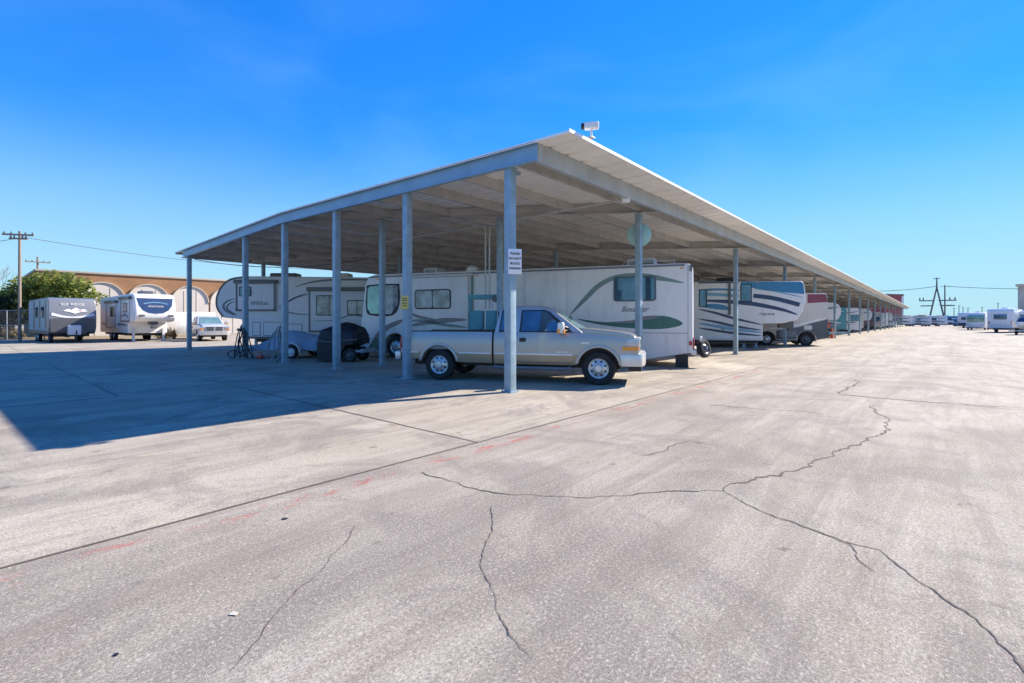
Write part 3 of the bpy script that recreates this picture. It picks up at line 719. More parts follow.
S.plate('seam', [(.145, .5), (.16, .5), (.16, 3.35), (.145, 3.35)], M['taupe'], .004)
for a, b in ((1.8, 3.8), (5.4, 6.6), (6.65, 7.95), (8.3, 9.4), (9.45, 10.6)):
    S.plate('compartment_door', rrect(a, .28, b, 1.08, .04), M['cream'], .012)
for x in (5.85, 4.25): S.plate('seam', [(x, 1.2), (x + .03, 1.2), (x + .03, 3.35), (x, 3.35)], M['palegrey'], .008)
# a second slide-out room in the middle of the side
MB().box(4.30, 5.85, -.05, .07, 1.25, 3.33).build('slide_out', M['cream'], coach, bevel=.02)
for a in (2.6, 4.9, 6.0, 7.3, 8.9, 10.0): S.plate('latch', rrect(a, .9, a + .10, .95, .02), M['black'], .02)
for a in (6.2, 6.9): S.plate('vent_cover', rrect(a, 1.22, a + .42, 1.52, .03), M['palegrey'], .02)
for a in (.3, 4.4, 7.8, 12.4): MB().box(a, a + .10, .0, .03, 3.29, 3.33).build('marker_light', M['amber'], coach)
MB().box(.02, .10, -.01, .05, 3.2, 3.42).build('gutter_spout', M['pewter'], coach)
S.plate('seam', [(2.9, 1.17), (2.915, 1.17), (2.915, 3.36), (2.9, 3.36)], M['palegrey'], .004)
MB().box(-.05, .02, -.35, -.05, .62, 1.0).build('tail_light', M['redlens'], coach, bevel=.02)
S.plate('marker_lens', rrect(.02, .74, .12, .88, .02), M['redlens'], .02)
MB().box(-.12, .06, -2.5, -.05, .42, .60).build('rear_bumper', M['cream'], coach, bevel=.04)
MB().box(.15, .55, -.35, -.02, .02, .42).build('mud_flap', M['black'], coach)
wheel(coach, 11.62, -.06, 1, .46, .28, M['chrome']); wheel(coach, 4.6, -.06, 1, .46, .28, M['chrome'], dual=True)
wheel(coach, 11.62, -WC + .06, -1, .46, .28, M['chrome'], simple=True); wheel(coach, 4.6, -WC + .06, -1, .46, .28, M['chrome'], dual=True, simple=True)
MB().box(3.9, 12.4, -WC + .45, -.45, .25, 1.1).build('chassis', M['black'], coach, smooth=False)
for x0, x1 in ((10.1, 10.75), (1.25, 2.25)):
    a = MB().box(x0, x1, -1.6, -.8, 3.48, 3.80).build('air_conditioner', M['palegrey'], coach, bevel=.08, seg=3)
    gl = MB()
    for i in range(4): gl.box(x0 + .08, x1 - .08, -.81, -.79, 3.54 + .05 * i, 3.565 + .05 * i)
    gl.build('vent_grille', M['black'], a)
MB().lathe([(.26, 3.48), (.26, 3.58), (.22, 3.70), (.12, 3.78), (.001, 3.80)], (8.35, -.6, 0), 'z', 20).build('satellite_dome', M['white'], coach)
for x in (4.9, 6.4): MB().box(x, x + .55, -1.4, -.8, 3.47, 3.60).build('roof_vent', M['white'], coach, bevel=.05)
MB().tube([(.6, -.3, 3.5), (.6, -.3, 3.62), (2.3, -.3, 3.62), (2.3, -.3, 3.5)], .02, 6).tube([(.6, -.3, 3.62), (.6, -.9, 3.62)], .02, 6).build('roof_rack', M['alu'], coach)
# carrier folded up behind the motorhome
hc = thing('cargo_carrier', 'folded grey hitch carrier holding a dark spare tyre behind the cream motorhome', 'cargo carrier', loc, rz)
MB().box(-.34, -.02, -.62, -.52, .47, .56).build('hitch_bar', M['black'], hc)
T = Matrix.Translation((-.20, 0, .40)) @ Matrix.Rotation(R(-6), 4, 'Y')
MB().box(-.03, .03, -1.1, -.06, -.03, .62, T).build('deck', M['palegrey'], hc, bevel=.015)
for i in range(5): MB().box(-.045, -.028, -1.05 + .2 * i, -.98 + .2 * i, .0, .58, T).build('slat', M['steel'], hc)
sp = wheel(hc, 0, 0, 1, .31, .2, M['darkgrey'], simple=True); sp.matrix_local = Matrix.Translation((-.42, -.20, .66)) @ Matrix.Rotation(R(14), 4, 'Y') @ Matrix.Rotation(R(62), 4, 'Z')

# ------------------------------------------------------------------ fifth wheel at the far side of the carport
loc, rz = frame_of((-15.9, 26.0), (1, 0))
fw = thing('fifth_wheel', 'pale grey fifth wheel with rounded nose and dark framed slide outs under the carport', 'camper trailer', loc, rz)
prof = [(1.75, .60), (1.75, 1.52), (1.33, 1.66), (.47, 1.74), (.22, 2.02), (.08, 2.5), (.10, 2.85), (.30, 3.32), (.62, 3.63), (1.05, 3.84), (1.75, 3.95), (8.5, 3.88), (10.9, 3.80), (11., 3.7), (11., .7), (10.9, .6)]
MB().prism(prof, 0, 2.5).build('body', M['palegrey'], fw, bevel=.10, seg=4, ang=40)
S = Side(fw, 0, -1)
S.stripe([(.47, 1.78), (.18, 2.2), (.12, 2.6), (.2, 3.0), (.45, 3.45), (.9, 3.78), (1.6, 3.9)], .05, M['darkgrey'], taper=False)
def slide(root, x0, x1, z0, z1, y, sg, mat):
    a, b = sorted((y - sg * .04, y + sg * .12)); MB().box(x0, x1, a, b, z0, z1).build('slide_out', mat, root, bevel=.02)
    s = Side(root, y + sg * .12, sg); t = .09
    for q in ((x0, z0, x0 + t, z1), (x1 - t, z0, x1, z1), (x0, z0, x1, z0 + t)): s.plate('slide_trim', [(q[0], q[1]), (q[2], q[1]), (q[2], q[3]), (q[0], q[3])], M['darkgrey'], .012)
    a, b = sorted((y, y + sg * .24)); MB().box(x0 - .08, x1 + .08, a, b, z1 - .14, z1 + .06).build('slide_awning', M['darkgrey'], root, bevel=.03)
    return s
s1 = slide(fw, 1.22, 3.33, 2.08, 3.68, 0, -1, M['palegrey'])
s1.window(1.40, 2.86, 2.05, 3.38, M['glass'], .06)
s1.text('Wildcat', 2.45, 2.5, .30, M['pewter'], shear=.3)
s2 = slide(fw, 5.09, 9.2, .96, 3.28, 0, -1, M['palegrey'])
s2.window(5.49, 1.84, 6.77, 2.92, M['glass_blind'], .07, .55)
s2.window(7.14, 1.86, 8.2, 2.66, M['glass_blind'], .07, .5)
S.stripe([(1.1, 2.76), (.62, 2.55), (.5, 2.3), (.7, 2.05), (1.18, 1.84)], .06, M['pewter'])
S.stripe([(1.15, 2.62), (.75, 2.42), (.7, 2.2), (.95, 2.0), (1.2, 1.9)], .04, M['darkgrey'])
S.stripe([(3.42, 2.35), (3.9, 2.55), (4.35, 2.80), (5.06, 2.98)], .045, M['pewter'])
S.stripe([(3.5, 2.25), (4.0, 2.60), (4.5, 2.88), (5.06, 3.06)], .025, M['darkgrey'])
S.stripe([(3.42, 2.3), (3.9, 2.05), (4.4, 1.93), (5.06, 1.88)], .035, M['pewter'])
S.stripe([(4.3, 3.36), (5.2, 3.62), (6.4, 3.75), (8.0, 3.75), (10.5, 3.7)], .05, M['darkgrey'])
s2.stripe([(5.2, 1.55), (6.5, 1.60), (7.3, 1.85), (8.2, 1.75), (9.1, 1.5)], .03, M['pewter'], .01)
for q in ((2.05, .76, 2.47, 1.5), (2.63, .76, 3.6, 1.5), (3.75, .76, 4.7, 1.4)):
    d_ = S.plate('compartment_door', rrect(*q, .03), M['darkgrey'], .008); S.plate('panel', rrect(q[0] + .03, q[1] + .03, q[2] - .03, q[3] - .03, .03), M['palegrey'], .016, .004, d_)
S.plate('lower_band', [(1.78, .62), (10.9, .62), (10.9, .72), (1.78, .72)], M['darkgrey'], .01)
MB().box(.95, 1.5, 1.0, 1.5, 1.45, 1.75).tube([(1.2, 1.25, 1.6), (.85, 1.25, 1.2), (.8, 1.25, 1.02)], .16, 10).box(.62, 1.0, 1.02, 1.48, 1.0, 1.14).build('pin_box', M['darkgrey'], fw, bevel=.03)
for y in (.35, 2.15): MB().box(2.0, 2.12, y - .06, y + .06, .06, .7).box(1.94, 2.18, y - .12, y + .12, .01, .06).build('landing_leg', M['steel'], fw)
for x in (6.6, 7.5):
    wheel(fw, x, .05, -1, .38, .24, M['alu']); wheel(fw, x, 2.45, 1, .38, .24, M['alu'], simple=True)
MB().box(2., 10.8, .3, 2.2, .42, .62).build('chassis', M['black'], fw)
for x0, x1 in ((2.55, 4.0), (6.0, 6.9)): MB().box(x0, x1, .8, 1.6, 3.90, 4.2).build('air_conditioner', M['darkgrey'] if x0 < 3 else M['palegrey'], fw, bevel=.09, seg=3)

# ------------------------------------------------------------------ blue striped fifth wheel
loc, rz = frame_of((16.4, 27.2), (-.96, .28))
bf = thing('fifth_wheel', 'white fifth wheel with sweeping navy stripes and a blue upper nose panel', 'camper trailer', loc, rz)
prof = [(2.16, .42), (2.16, 1.40), (1.13, 1.42), (.40, 1.62), (.18, 2.05), (.0, 2.72), (.02, 3.28), (.10, 3.70), (.22, 3.80), (10.8, 3.95), (10.9, 3.85), (10.9, .5), (10.8, .42)]
MB().prism(prof, -2.5, 0).build('body', M['white'], bf, bevel=.09, seg=4, ang=40)
S = Side(bf, 0, 1)
S.plate('paint_panel', [(3.32, 3.82), (.25, 3.74), (.12, 3.64), (.06, 3.06), (1.2, 3.18), (2.3, 3.36), (3.32, 3.62)], M['azure'], .006)
S.plate('paint_panel', [(5.6, 3.85), (3.40, 3.82), (3.40, 3.74), (5.6, 3.77)], M['navy'], .008)
S.stripe([(5.6, 3.34), (4.6, 3.40), (3.4, 3.32)], .06, M['azure'], taper=False)
S.stripe([(5.6, 3.12), (4.6, 3.10), (3.4, 2.98)], .09, M['skyblue'], taper=False)
S.stripe([(5.6, 2.75), (4.6, 2.72), (3.4, 2.62), (2.5, 2.5), (1.2, 2.2), (.4, 1.9)], .12, M['navy'])
S.stripe([(2.66, 3.0), (1.6, 2.84), (.3, 2.46)], .12, M['navy'], taper=False)
S.stripe([(2.66, 3.42), (1.5, 3.22), (.1, 2.86)], .04, M['skyblue'])
S.plate('paint_panel', smoothpoly([(5.6, 2.45), (5.0, 2.55), (4.3, 2.5), (3.8, 2.25), (4.3, 2.2), (5.0, 2.3)], n=4), M['azure'], .007)
S.stripe([(5.6, 2.25), (4.6, 2.0), (3.6, 1.68), (2.2, 1.34)], .075, M['navy'])
S.stripe([(5.6, 1.68), (4.6, 1.48), (3.6, 1.24), (2.2, 1.02)], .075, M['navy'])
S.stripe([(5.6, 1.42), (4.6, 1.24), (3.6, 1.06), (2.2, .9)], .10, M['skyblue'])
S.stripe([(5.6, 1.14), (4.6, .98), (3.6, .84), (2.2, .70)], .075, M['navy'])
S.window(3.34, 2.66, 2.74, 3.68, M['glass'], .03)
S.window(5.58, 2.38, 5.14, 3.42, M['glass'], .03)
MB().box(3.86, 3.98, -.02, .10, 1.9, 3.8).build('awning_arm', M['darkgrey'], bf)
S.text('Alpine', 1.98, 1.95, .20, M['pewter'], shear=.3, sx=1.6)
for x in (3.1, 2.45): MB().box(x - .06, x + .06, -.45, -.33, .06, .45).box(x - .13, x + .13, -.5, -.28, .01, .06).build('landing_leg', M['steel'], bf)
for a in (2.5, 4.2, 4.9): S.plate('latch', rrect(a, 1.05, a + .12, 1.1, .02), M['black'], .07)
S.plate('lower_band', [(2.2, .44), (10.7, .44), (10.7, .56), (2.2, .56)], M['palegrey'], .012)
for a in (2.4, 3.5, 5.5): MB().box(a, a + .1, .0, .03, 3.70, 3.74).build('marker_light', M['amber'], bf)
MB().box(2.3, 10.5, -2.2, -.3, .28, .44).build('chassis', M['black'], bf)
MB().box(.35, 1.1, -1.5, -1.0, 1.15, 1.55).box(.30, .62, -1.45, -1.05, .95, 1.18).build('pin_box', M['darkgrey'], bf, bevel=.03)
MB().box(.03, .22, -2.3, -.2, 2.0, 2.2).build('nose_light_bar', M['beige'], bf, bevel=.05)
for x in (7.2, 8.1): wheel(bf, x, -.05, 1, .38, .24, M['alu'], simple=True); wheel(bf, x, -2.45, -1, .38, .24, M['alu'], simple=True)
MB().box(3.4, 4.5, -1.6, -.8, 3.84, 4.15).build('air_conditioner', M['black'], bf, bevel=.1, seg=3)

# ------------------------------------------------------------------ beige and maroon motorhome
loc, rz = frame_of((19.5, 30.), (-.96, .28))
mm = thing('motorhome', 'beige motorhome with maroon top band and charcoal skirt beyond the blue nosed fifth wheel', 'motorhome', loc, rz)
prof = [(.0, 1.66), (.02, 2.6), (.10, 3.2), (.2, 3.28), (8.9, 3.25), (9., 3.1), (9., .6), (8.8, .35), (4.0, .35)] + arch(3.43, .40, .50, 4, 3, z=.38) + [(2.8, .34)] + [(1.72, .34)] + arch(1.2, .4, .5, 4, 1, z=.38) + [(.65, .36), (.12, .45), (.10, 1.5)]
MB().prism(prof, -2.45, 0).build('body', M['beige'], mm, bevel=.07, seg=3, ang=40)
S = Side(mm, 0, 1)
S.plate('paint_panel', [(1.15, 3.22), (.14, 3.2), (.05, 2.72), (1.15, 2.66)], M['maroon'], .006)
S.plate('lower_panel', [(.12, .5), (.02, 1.66), (.9, 1.42), (1.6, 1.18), (2.75, .98), (2.9, .95), (2.9, .40), (1.78, .40), (1.72, .6), (1.55, .8), (1.2, .9), (.85, .8), (.68, .6), (.62, .40)], M['darkgrey'], .008)
S.stripe([(.05, 1.75), (1.0, 1.50), (2.0, 1.22), (3.4, 1.05)], .05, M['white'])
S.stripe([(2.2, 1.48), (2.9, 1.58), (3.4, 1.42)], .13, M['red'])
S.plate('lower_panel', [(3.95, .42), (8.8, .42), (8.8, 1.0), (3.95, 1.0)], M['darkgrey'], .007)
S.plate('compartment_door', rrect(1.75, .55, 2.7, .92, .04), M['grey_panel'], .014)
S.plate('headlight', rrect(.9, 1.0, 1.34, 1.28, .05), M['lamp'], .012)
MB().box(-.06, .12, -2.4, -.04, .5, .95).build('bumper', M['darkgrey'], mm, bevel=.05)
MB().box(-.02, .14, -2.2, -.2, 1.9, 3.1).build('windscreen', M['glass'], mm, bevel=.04)
S.window(4.2, 1.9, 5.2, 2.7, M['glass'], .08)
for x in (1.2, 3.43): wheel(mm, x, -.04, 1, .40, .26, M['chrome'] if x > 2 else M['darkgrey']); wheel(mm, x, -2.4, -1, .40, .26, M['chrome'], simple=True)
MB().box(.6, 8.6, -2.1, -.35, .3, .9).build('chassis', M['black'], mm, smooth=False)
MB().box(3.8, 4.8, -1.6, -.8, 3.25, 3.55).build('air_conditioner', M['black'], mm, bevel=.1, seg=3)
# ------------------------------------------------------------------ smaller campers further away
def rv(name, label, cat, O, d, L, W, H, body, stripe, style=0, group=None, zb=.55):
    loc, rz = frame_of(O, d); r = thing(name, label, cat, loc, rz, group)
    if style == 0:      # travel trailer: square
        prof = [(.0, zb), (0, H - .25), (.15, H - .05), (.35, H), (L - .3, H), (L, H - .25), (L, zb)]
    elif style == 1:    # fifth wheel: raised nose
        prof = [(2.0, zb), (2.0, 1.55), (.35, 1.7), (.1, 2.2), (.05, 2.8), (.3, H - .2), (.7, H), (L - .2, H), (L, H - .2), (L, zb)]
    elif style == 2:    # van-cab motorhome: cab + overcab bunk
        prof = [(.0, .6), (.02, 1.05), (.9, 1.25), (1.35, 1.95), (.75, 2.05), (.70, 2.7), (1.0, H), (L, H), (L, .5), (.5, .45)]
    else:               # class A
        prof = [(.0, .5), (.0, 1.2), (.1, 2.2), (.22, H - .15), (.5, H), (L - .1, H), (L, H - .1), (L, .4), (.3, .35)]
    MB().prism(prof, -W, 0).build('body', body, r, bevel=.07, seg=2, ang=35)
    S = Side(r, 0, 1)
    S.stripe([(.5, zb + .75), (L * .35, zb + .95), (L * .7, zb + .8), (L - .2, zb + 1.1)], .20, stripe, n=3)
    S.stripe([(.3, H - .5), (L * .3, H - .75), (L * .6, H - .45), (L - .2, H - .8)], .12, stripe, n=3)
    S.plate('lower_panel', [(2.2 if style == 1 else 2.4, zb + .02), (L - .15, zb + .02), (L - .15, zb + .38), (2.2 if style == 1 else 2.4, zb + .38)], M['darkgrey'], .007)
    MB().box(L * .2, L * .8, -.04, .10, H - .20, H - .08).build('awning', M['darkgrey'] if body is not M['darkgrey'] else M['palegrey'], r, bevel=.03)
    for hx in (.25, .45, .8): S.plate('compartment_door', rrect(L * hx, zb + .45, L * hx + .6, zb + .72, .04), M['palegrey'], .010)
    S.stripe([(.5, zb + .50), (L * .4, zb + .6), (L * .7, zb + .5), (L - .2, zb + .6)], .05, stripe, n=3)
    S.window(L * .35, 1.75, L * .35 + 1.1, 2.5, M['glass'], .06)
    S.window(L * .62, 1.8, L * .62 + .8, 2.5, M['glass'], .06)
    S.plate('door', rrect(L * .52, .7, L * .52 + .7, 2.55, .06), M['palegrey'], .012)
    if style in (0,):
        f = MB().box(-.02, .02, -W * .75, -W * .25, 1.75, 2.45).build('end_window', M['glass'], r, bevel=.008)
        MB().box(-.015, .01, -W + .06, -.06, .62, 1.15).build('end_panel', stripe, r)
        for y in (-W + .2, -.2): MB().box(-.03, .02, y - .06, y + .06, 1.2, 1.5).build('tail_light', M['redlens'], r)
        MB().box(-.10, .05, -W + .1, -.1, .42, .55).build('bumper', M['darkgrey'], r)
    elif style == 1:
        for y in (-W + .4, -.4): MB().box(2.3, 2.42, y - .06, y + .06, .02, zb + .05).build('landing_leg', M['steel'], r)
        MB().box(.03, .2, -W + .25, -.25, 2.25, 3.0).build('nose_panel', stripe, r, bevel=.05)
    elif style == 2:
        c_ = MB().hull8([(.93, -W + .12, 1.30), (.93, -.12, 1.30), (.99, -.12, 1.28), (.99, -W + .12, 1.28)], [(1.28, -W + .2, 1.90), (1.28, -.2, 1.90), (1.34, -.2, 1.88), (1.34, -W + .2, 1.88)]).build('windscreen', M['glass'], r)
        S.plate('cab_window', [(1.15, 1.3), (1.45, 1.85), (2.1, 1.85), (2.1, 1.3)], M['glass'], .015)
        MB().box(-.06, .1, -W + .1, -.1, .5, .75).build('bumper', M['chrome'], r, bevel=.03)
        MB().box(-.02, .05, -W * .75, -W * .25, .8, 1.05).build('grille', M['black'], r)
        for y in (-W + .35, -.35): MB().box(-.03, .05, y - .15, y + .15, .82, 1.02).build('headlight', M['lamp'], r)
    else:
        MB().box(-.02, .16, -W + .12, -.12, 1.35, H - .45).build('windscreen', M['glass_green'], r, bevel=.04)
        S.plate('cab_window', rrect(.3, 1.5, 1.3, 2.4, .08), M['glass'], .015)
        MB().box(-.06, .1, -W + .05, -.05, .45, .75).build('bumper', M['palegrey'], r, bevel=.04)
        for y in (-W + .35, -.35): MB().box(-.03, .06, y - .18, y + .18, .85, 1.05).build('headlight', M['lamp'], r, bevel=.02)
    xs = (L * .58, L * .58 + .85) if style in (0, 1) else (1.3, L * .75)
    for x in xs:
        for y, sg in ((-.03, 1), (-W + .03, -1)): wheel(r, x, y, sg, .37, .22, M['alu'], simple=True)
    MB().box(1.2 if style != 1 else 2.1, L - .2, -W + .35, -.35, .36, zb + .06).build('chassis', M['black'], r, smooth=False)
    MB().box(L * .4, L * .4 + .9, -W * .65, -W * .35, H - .02, H + .26).build('air_conditioner', M['white'], r, bevel=.07)
    return r
AD = (-.96, .28)
row = [ # u, v, style, L, H, body, stripe, words, category
 (36.5, -.2, 2, 8.0, 3.05, 'white', 'pewter', 'white van nosed motorhome under the carport just past the orange cone', 'motorhome'),
 (53.0, .4, 1, 9.5, 3.5, 'white', 'navy', 'white fifth wheel with navy nose panel deep in the carport row', 'camper trailer'),
 (61.0, .9, 0, 8.0, 3.2, 'teal', 'white', 'dark teal travel trailer in the carport row', 'camper trailer'),
 (70.5, .4, 3, 9.0, 3.3, 'white', 'taupe', 'white class A coach with taupe stripe in the carport row', 'motorhome'),
 (79.0, .9, 0, 8.0, 3.1, 'beige', 'green', 'tan travel trailer with green stripe in the carport row', 'camper trailer'),
 (88.5, .6, 1, 9.0, 3.5, 'palegrey', 'pewter', 'pale grey fifth wheel with pewter nose far down the carport row', 'camper trailer'),
 (98.0, .9, 0, 8.0, 3.1, 'darkgrey', 'red', 'dark grey travel trailer with red stripe far down the carport row', 'camper trailer'),
 (109., .6, 3, 9.0, 3.3, 'beige', 'maroon', 'beige coach with maroon stripe far down the carport row', 'motorhome'),
 (121., .6, 0, 8.0, 3.1, 'white', 'azure', 'white travel trailer with blue stripe far down the carport row', 'camper trailer'),
 (134., .4, 1, 9.0, 3.5, 'white', 'taupe', 'white fifth wheel with taupe nose near the end of the carport', 'camper trailer'),
 (148., .4, 2, 7.0, 3.0, 'white', 'navy', 'white van nosed motorhome with navy stripe near the end of the carport', 'motorhome'),
 (161., .4, 0, 8.0, 3.1, 'grey_panel', 'white', 'grey travel trailer last in the carport row', 'camper trailer')]
for (u, v, st, L_, H_, b, s_, lab, cat) in row:
    p = uv(u, v); rv('motorhome' if cat == 'motorhome' else 'camper_trailer', lab, cat, (p.x, p.y), AD, L_, 2.45, H_, M[b], M[s_], st, 'campers parked down the carport row')
# red flatbed boat trailers
def boat(label, O, d, hull, deck, cover=None):
    loc, rz = frame_of(O, d); r = thing('boat', label, 'boat', loc, rz)
    h = MB(); secs = []
    for i in range(9):
        t = i / 8; x = t * 5.6; wd = 1.05 * min(1, (t * 2.2 + .06)) ** .6; kz = .55 + .45 * max(0, .35 - t) ** 1.0 * 2; top = 1.35 + .22 * max(0, .5 - t)
        secs.append([(x, -1.05 - wd, top), (x, -1.05 - wd * .92, (top + kz) / 2), (x, -1.05, kz), (x, -1.05 + wd * .92, (top + kz) / 2), (x, -1.05 + wd, top)])
    vs = [[h.bm.verts.new(p) for p in s] for s in secs]
    for a, b in zip(vs, vs[1:]):
        for j in range(4): h.bm.faces.new((a[j], a[j + 1], b[j + 1], b[j]))
        h.bm.faces.new((a[4], a[0], b[0], b[4]))
    h.bm.faces.new(vs[0]); h.bm.faces.new(vs[-1][::-1])
    h.build('hull', hull, r)
    MB().hull8([(2.2, -1.75, 1.36), (2.2, -.35, 1.36), (4.9, -.25, 1.36), (4.9, -1.85, 1.36)], [(2.7, -1.5, 1.95), (2.7, -.6, 1.95), (4.6, -.6, 1.8), (4.6, -1.5, 1.8)]).build('cabin', deck, r, bevel=.08)
    MB().box(-1.4, 5.4, -.75, -.65, .42, .52).box(-1.4, 5.4, -1.45, -1.35, .42, .52).box(3.5, 3.6, -2.0, -.1, .38, .48).build('trailer_frame', M['steel'], r)
    for y, sg in ((-.05, 1), (-2.05, -1)): wheel(r, 3.6, y, sg, .30, .2, M['alu'], simple=True)
    MB().box(5.55, 5.9, -1.25, -.85, .55, 1.7).build('outboard_motor', M['black'], r, bevel=.06)
    return r
p = uv(41.5, -.2); boat('low red boat on a trailer between the white van nosed motorhome and a carport post', (p.x, p.y), AD, M['maroon'], M['white'])
p = uv(46.8, .3); boat('second red boat on a trailer further along the carport row', (p.x, p.y), AD, M['red'], M['cream'])
# cone
cone = thing('traffic_cone', 'orange traffic cone with white collar beside the maroon topped motorhome', 'traffic cone', (28.9, 44.0, 0))
MB().lathe([(.19, .04), (.175, .06), (.05, .95), (.04, .97)], ax='z', n=16).build('cone', M['orange'], cone)
MB().box(-.24, .24, -.24, .24, .003, .045).build('base', M['orange'], cone, bevel=.015)
MB().lathe([(.140, .36), (.107, .55)], ax='z', n=16).build('collar', M['signw'], cone)

# right-hand row across the aisle
rv('camper_trailer', 'white travel trailer with its back to the aisle at the right edge', 'camper trailer', (63.6, 65.2), (.80, .60), 8, 2.5, 3.15, M['white'], M['palegrey'], 0, zb=.6)
rv('motorhome', 'small white motorhome with wide green tinted windscreen on the right of the aisle', 'motorhome', (78.3, 84.), (.75, .66), 8, 2.4, 3.0, M['white'], M['teal'], 3)
rv('camper_trailer', 'cream travel trailer beside the boat at the right edge of the lot', 'camper trailer', (68.0, 66.), (.80, .60), 8, 2.5, 2.9, M['cream'], M['navy'], 0, zb=.6)
boat('white hulled boat with a dark bottom at the right edge of the aisle', (55.0, 54.4), (.85, .52), M['white'], M['navy'])
rv('motorhome', 'white motorhome standing behind the green windscreened one on the right of the aisle', 'motorhome', (95., 100.), (.75, .66), 8, 2.4, 3.1, M['white'], M['azure'], 2)
right = [((92.5, 92.), 0, 8, 2.9, 'palegrey', 'pewter', 'pale grey travel trailer tucked behind the green windscreened motorhome'),
  ((98.8, 108.), 0, 9, 3.4, 'white', 'navy', 'white travel trailer with navy end panel on the far right of the aisle'),
  ((109.5, 118.), 0, 8, 2.8, 'cream', 'green', 'cream travel trailer with green stripe on the far right of the aisle'),
  ((120., 127.), 3, 9, 3.1, 'white', 'teal', 'white coach with teal stripe near the far right end of the aisle'),
  ((127., 135.), 0, 7, 2.8, 'darkgrey', 'white', 'dark grey travel trailer near the far right end of the aisle')]
for O_, st, L_, H_, b, s_, lab in right:
    rv('motorhome' if st == 3 else 'camper_trailer', lab, 'motorhome' if st == 3 else 'camper trailer', O_, (.78, .62), L_, 2.4, H_, M[b], M[s_], st, 'campers along the right side of the aisle')
# far row closing the aisle
far = [(118, 141, 0, 'white', 'navy', 'white travel trailer with navy stripe at the left end of the row closing the aisle'),
       (123.5, 141, 0, 'palegrey', 'pewter', 'pale grey travel trailer with pewter stripe in the row closing the aisle'),
       (129., 142, 0, 'white', 'taupe', 'white travel trailer with taupe stripe in the row closing the aisle'),
       (134.5, 143, 2, 'azure', 'white', 'bright blue box truck in the row closing the aisle'),
       (140., 143, 0, 'skyblue', 'navy', 'sky blue trailer at the right end of the row closing the aisle'),
       (146., 145, 3, 'white', 'maroon', 'white coach with maroon stripe right of the blue trailers closing the aisle')]
for x, y, st, b, s_, lab in far:
    rv('camper_trailer' if st == 0 else ('box_truck' if st == 2 else 'motorhome'), lab, 'camper trailer' if st == 0 else ('truck' if st == 2 else 'motorhome'), (x - 2, y), (-.9, .44) if st else (-.93, .36), 7.5, 2.4, 3.0, M[b], M[s_], st, 'vehicles in the row closing the aisle')

# ------------------------------------------------------------------ left lot across the drive
LD = (-.78, .62)
loc, rz = frame_of((-32.35, 34.0), LD)
tt = thing('camper_trailer', 'grey travel trailer with white mountain emblem on its dark front beside the leafy tree', 'camper trailer', loc, rz)
prof = [(.30, .72), (.05, 1.1), (.0, 1.7), (.12, 2.6), (.35, 3.1), (.7, 3.22), (8.3, 3.22), (8.5, 3.0), (8.5, .6), (.6, .6)]
MB().prism(prof, -2.6, 0).build('body', M['grey_panel'], tt, bevel=.07, seg=3, ang=35)
S = Side(tt, 0, 1)
S.plate('side_panel', [(.75, .8), (.75, 3.1), (8.35, 3.1), (8.35, .8)], M['steel'], .005)
for x in (.9, 3.2, 5.6): S.plate('dark_band', [(x, 1.0), (x + .5, 1.0), (x + .5, 3.05), (x, 3.05)], M['darkgrey'], .012)
S.window(1.7, 1.8, 2.8, 2.6, M['glass'], .06); S.window(4.2, 1.8, 5.2, 2.6, M['glass'], .06)
S.plate('lower_band', [(.6, .62), (8.3, .62), (8.3, .86), (.6, .86)], M['darkgrey'], .009)
fc = lambda z: .0 + .12 * max(0, (z - 1.7) / .9) ** 1.3
def facing(pts, mat, name, dx=-.012):
    q = MB().prism(pts, 0, 1, ax='x', fn=lambda c: Vector((fc(c.z) + dx - (1 - c.x) * .006, c.y, c.z))); return q.build(name, mat, tt, smooth=False)
facing(ribbon2(smoothpoly([(-.15, 2.05), (-.7, 1.88), (-1.3, 1.82), (-1.9, 1.88), (-2.45, 2.05)], False, 4), lambda t: .05 + .05 * abs(2 * t - 1)), M['palegrey'], 'front_swoosh')
facing([(-.75, 2.28), (-1.05, 2.42), (-1.2, 2.34), (-1.45, 2.52), (-1.7, 2.36), (-1.9, 2.42), (-2.1, 2.26), (-1.7, 2.2), (-1.4, 2.08), (-1.1, 2.2)], M['white'], 'emblem')
facing([(-1.5, 2.38), (-1.72, 2.30), (-1.95, 2.36), (-1.7, 2.24)], M['red'], 'emblem', -.02)
facing([(-.1, .78), (-2.5, .78), (-2.5, 1.7), (-1.9, 1.78), (-.7, 1.78), (-.1, 1.7)], M['darkgrey'], 'lower_cap')
endtext(tt, 'ELK RIDGE', -1.3, 2.74, .27, M['white'], x=fc(2.74) - .02)
MB().box(-.55, -.05, -1.65, -.95, .55, 1.25).build('propane_cover', M['palegrey'], tt, bevel=.06, seg=3)
MB().box(-.12, -.06, -2.0, -1.68, .6, 1.15).build('front_step', M['darkgrey'], tt)
MB().box(-.9, .6, -.95, -.87, .40, .50).box(-.9, .6, -1.73, -1.65, .40, .50).tube([(-1.2, -1.3, .46), (-.6, -1.3, .46)], .05, 6).tube([(-1.0, -1.3, .9), (-1.0, -1.3, .05)], .04, 8).build('tongue', M['black'], tt)
for x in (4.6, 5.5): wheel(tt, x, -.04, 1, .37, .22, M['alu'], simple=True); wheel(tt, x, -2.56, -1, .37, .22, M['alu'], simple=True)
wheel(tt, .75, -.1, 1, .35, .2, M['darkgrey'], simple=True)
MB().box(.6, 8.3, -2.3, -.3, .42, .62).build('chassis', M['black'], tt)

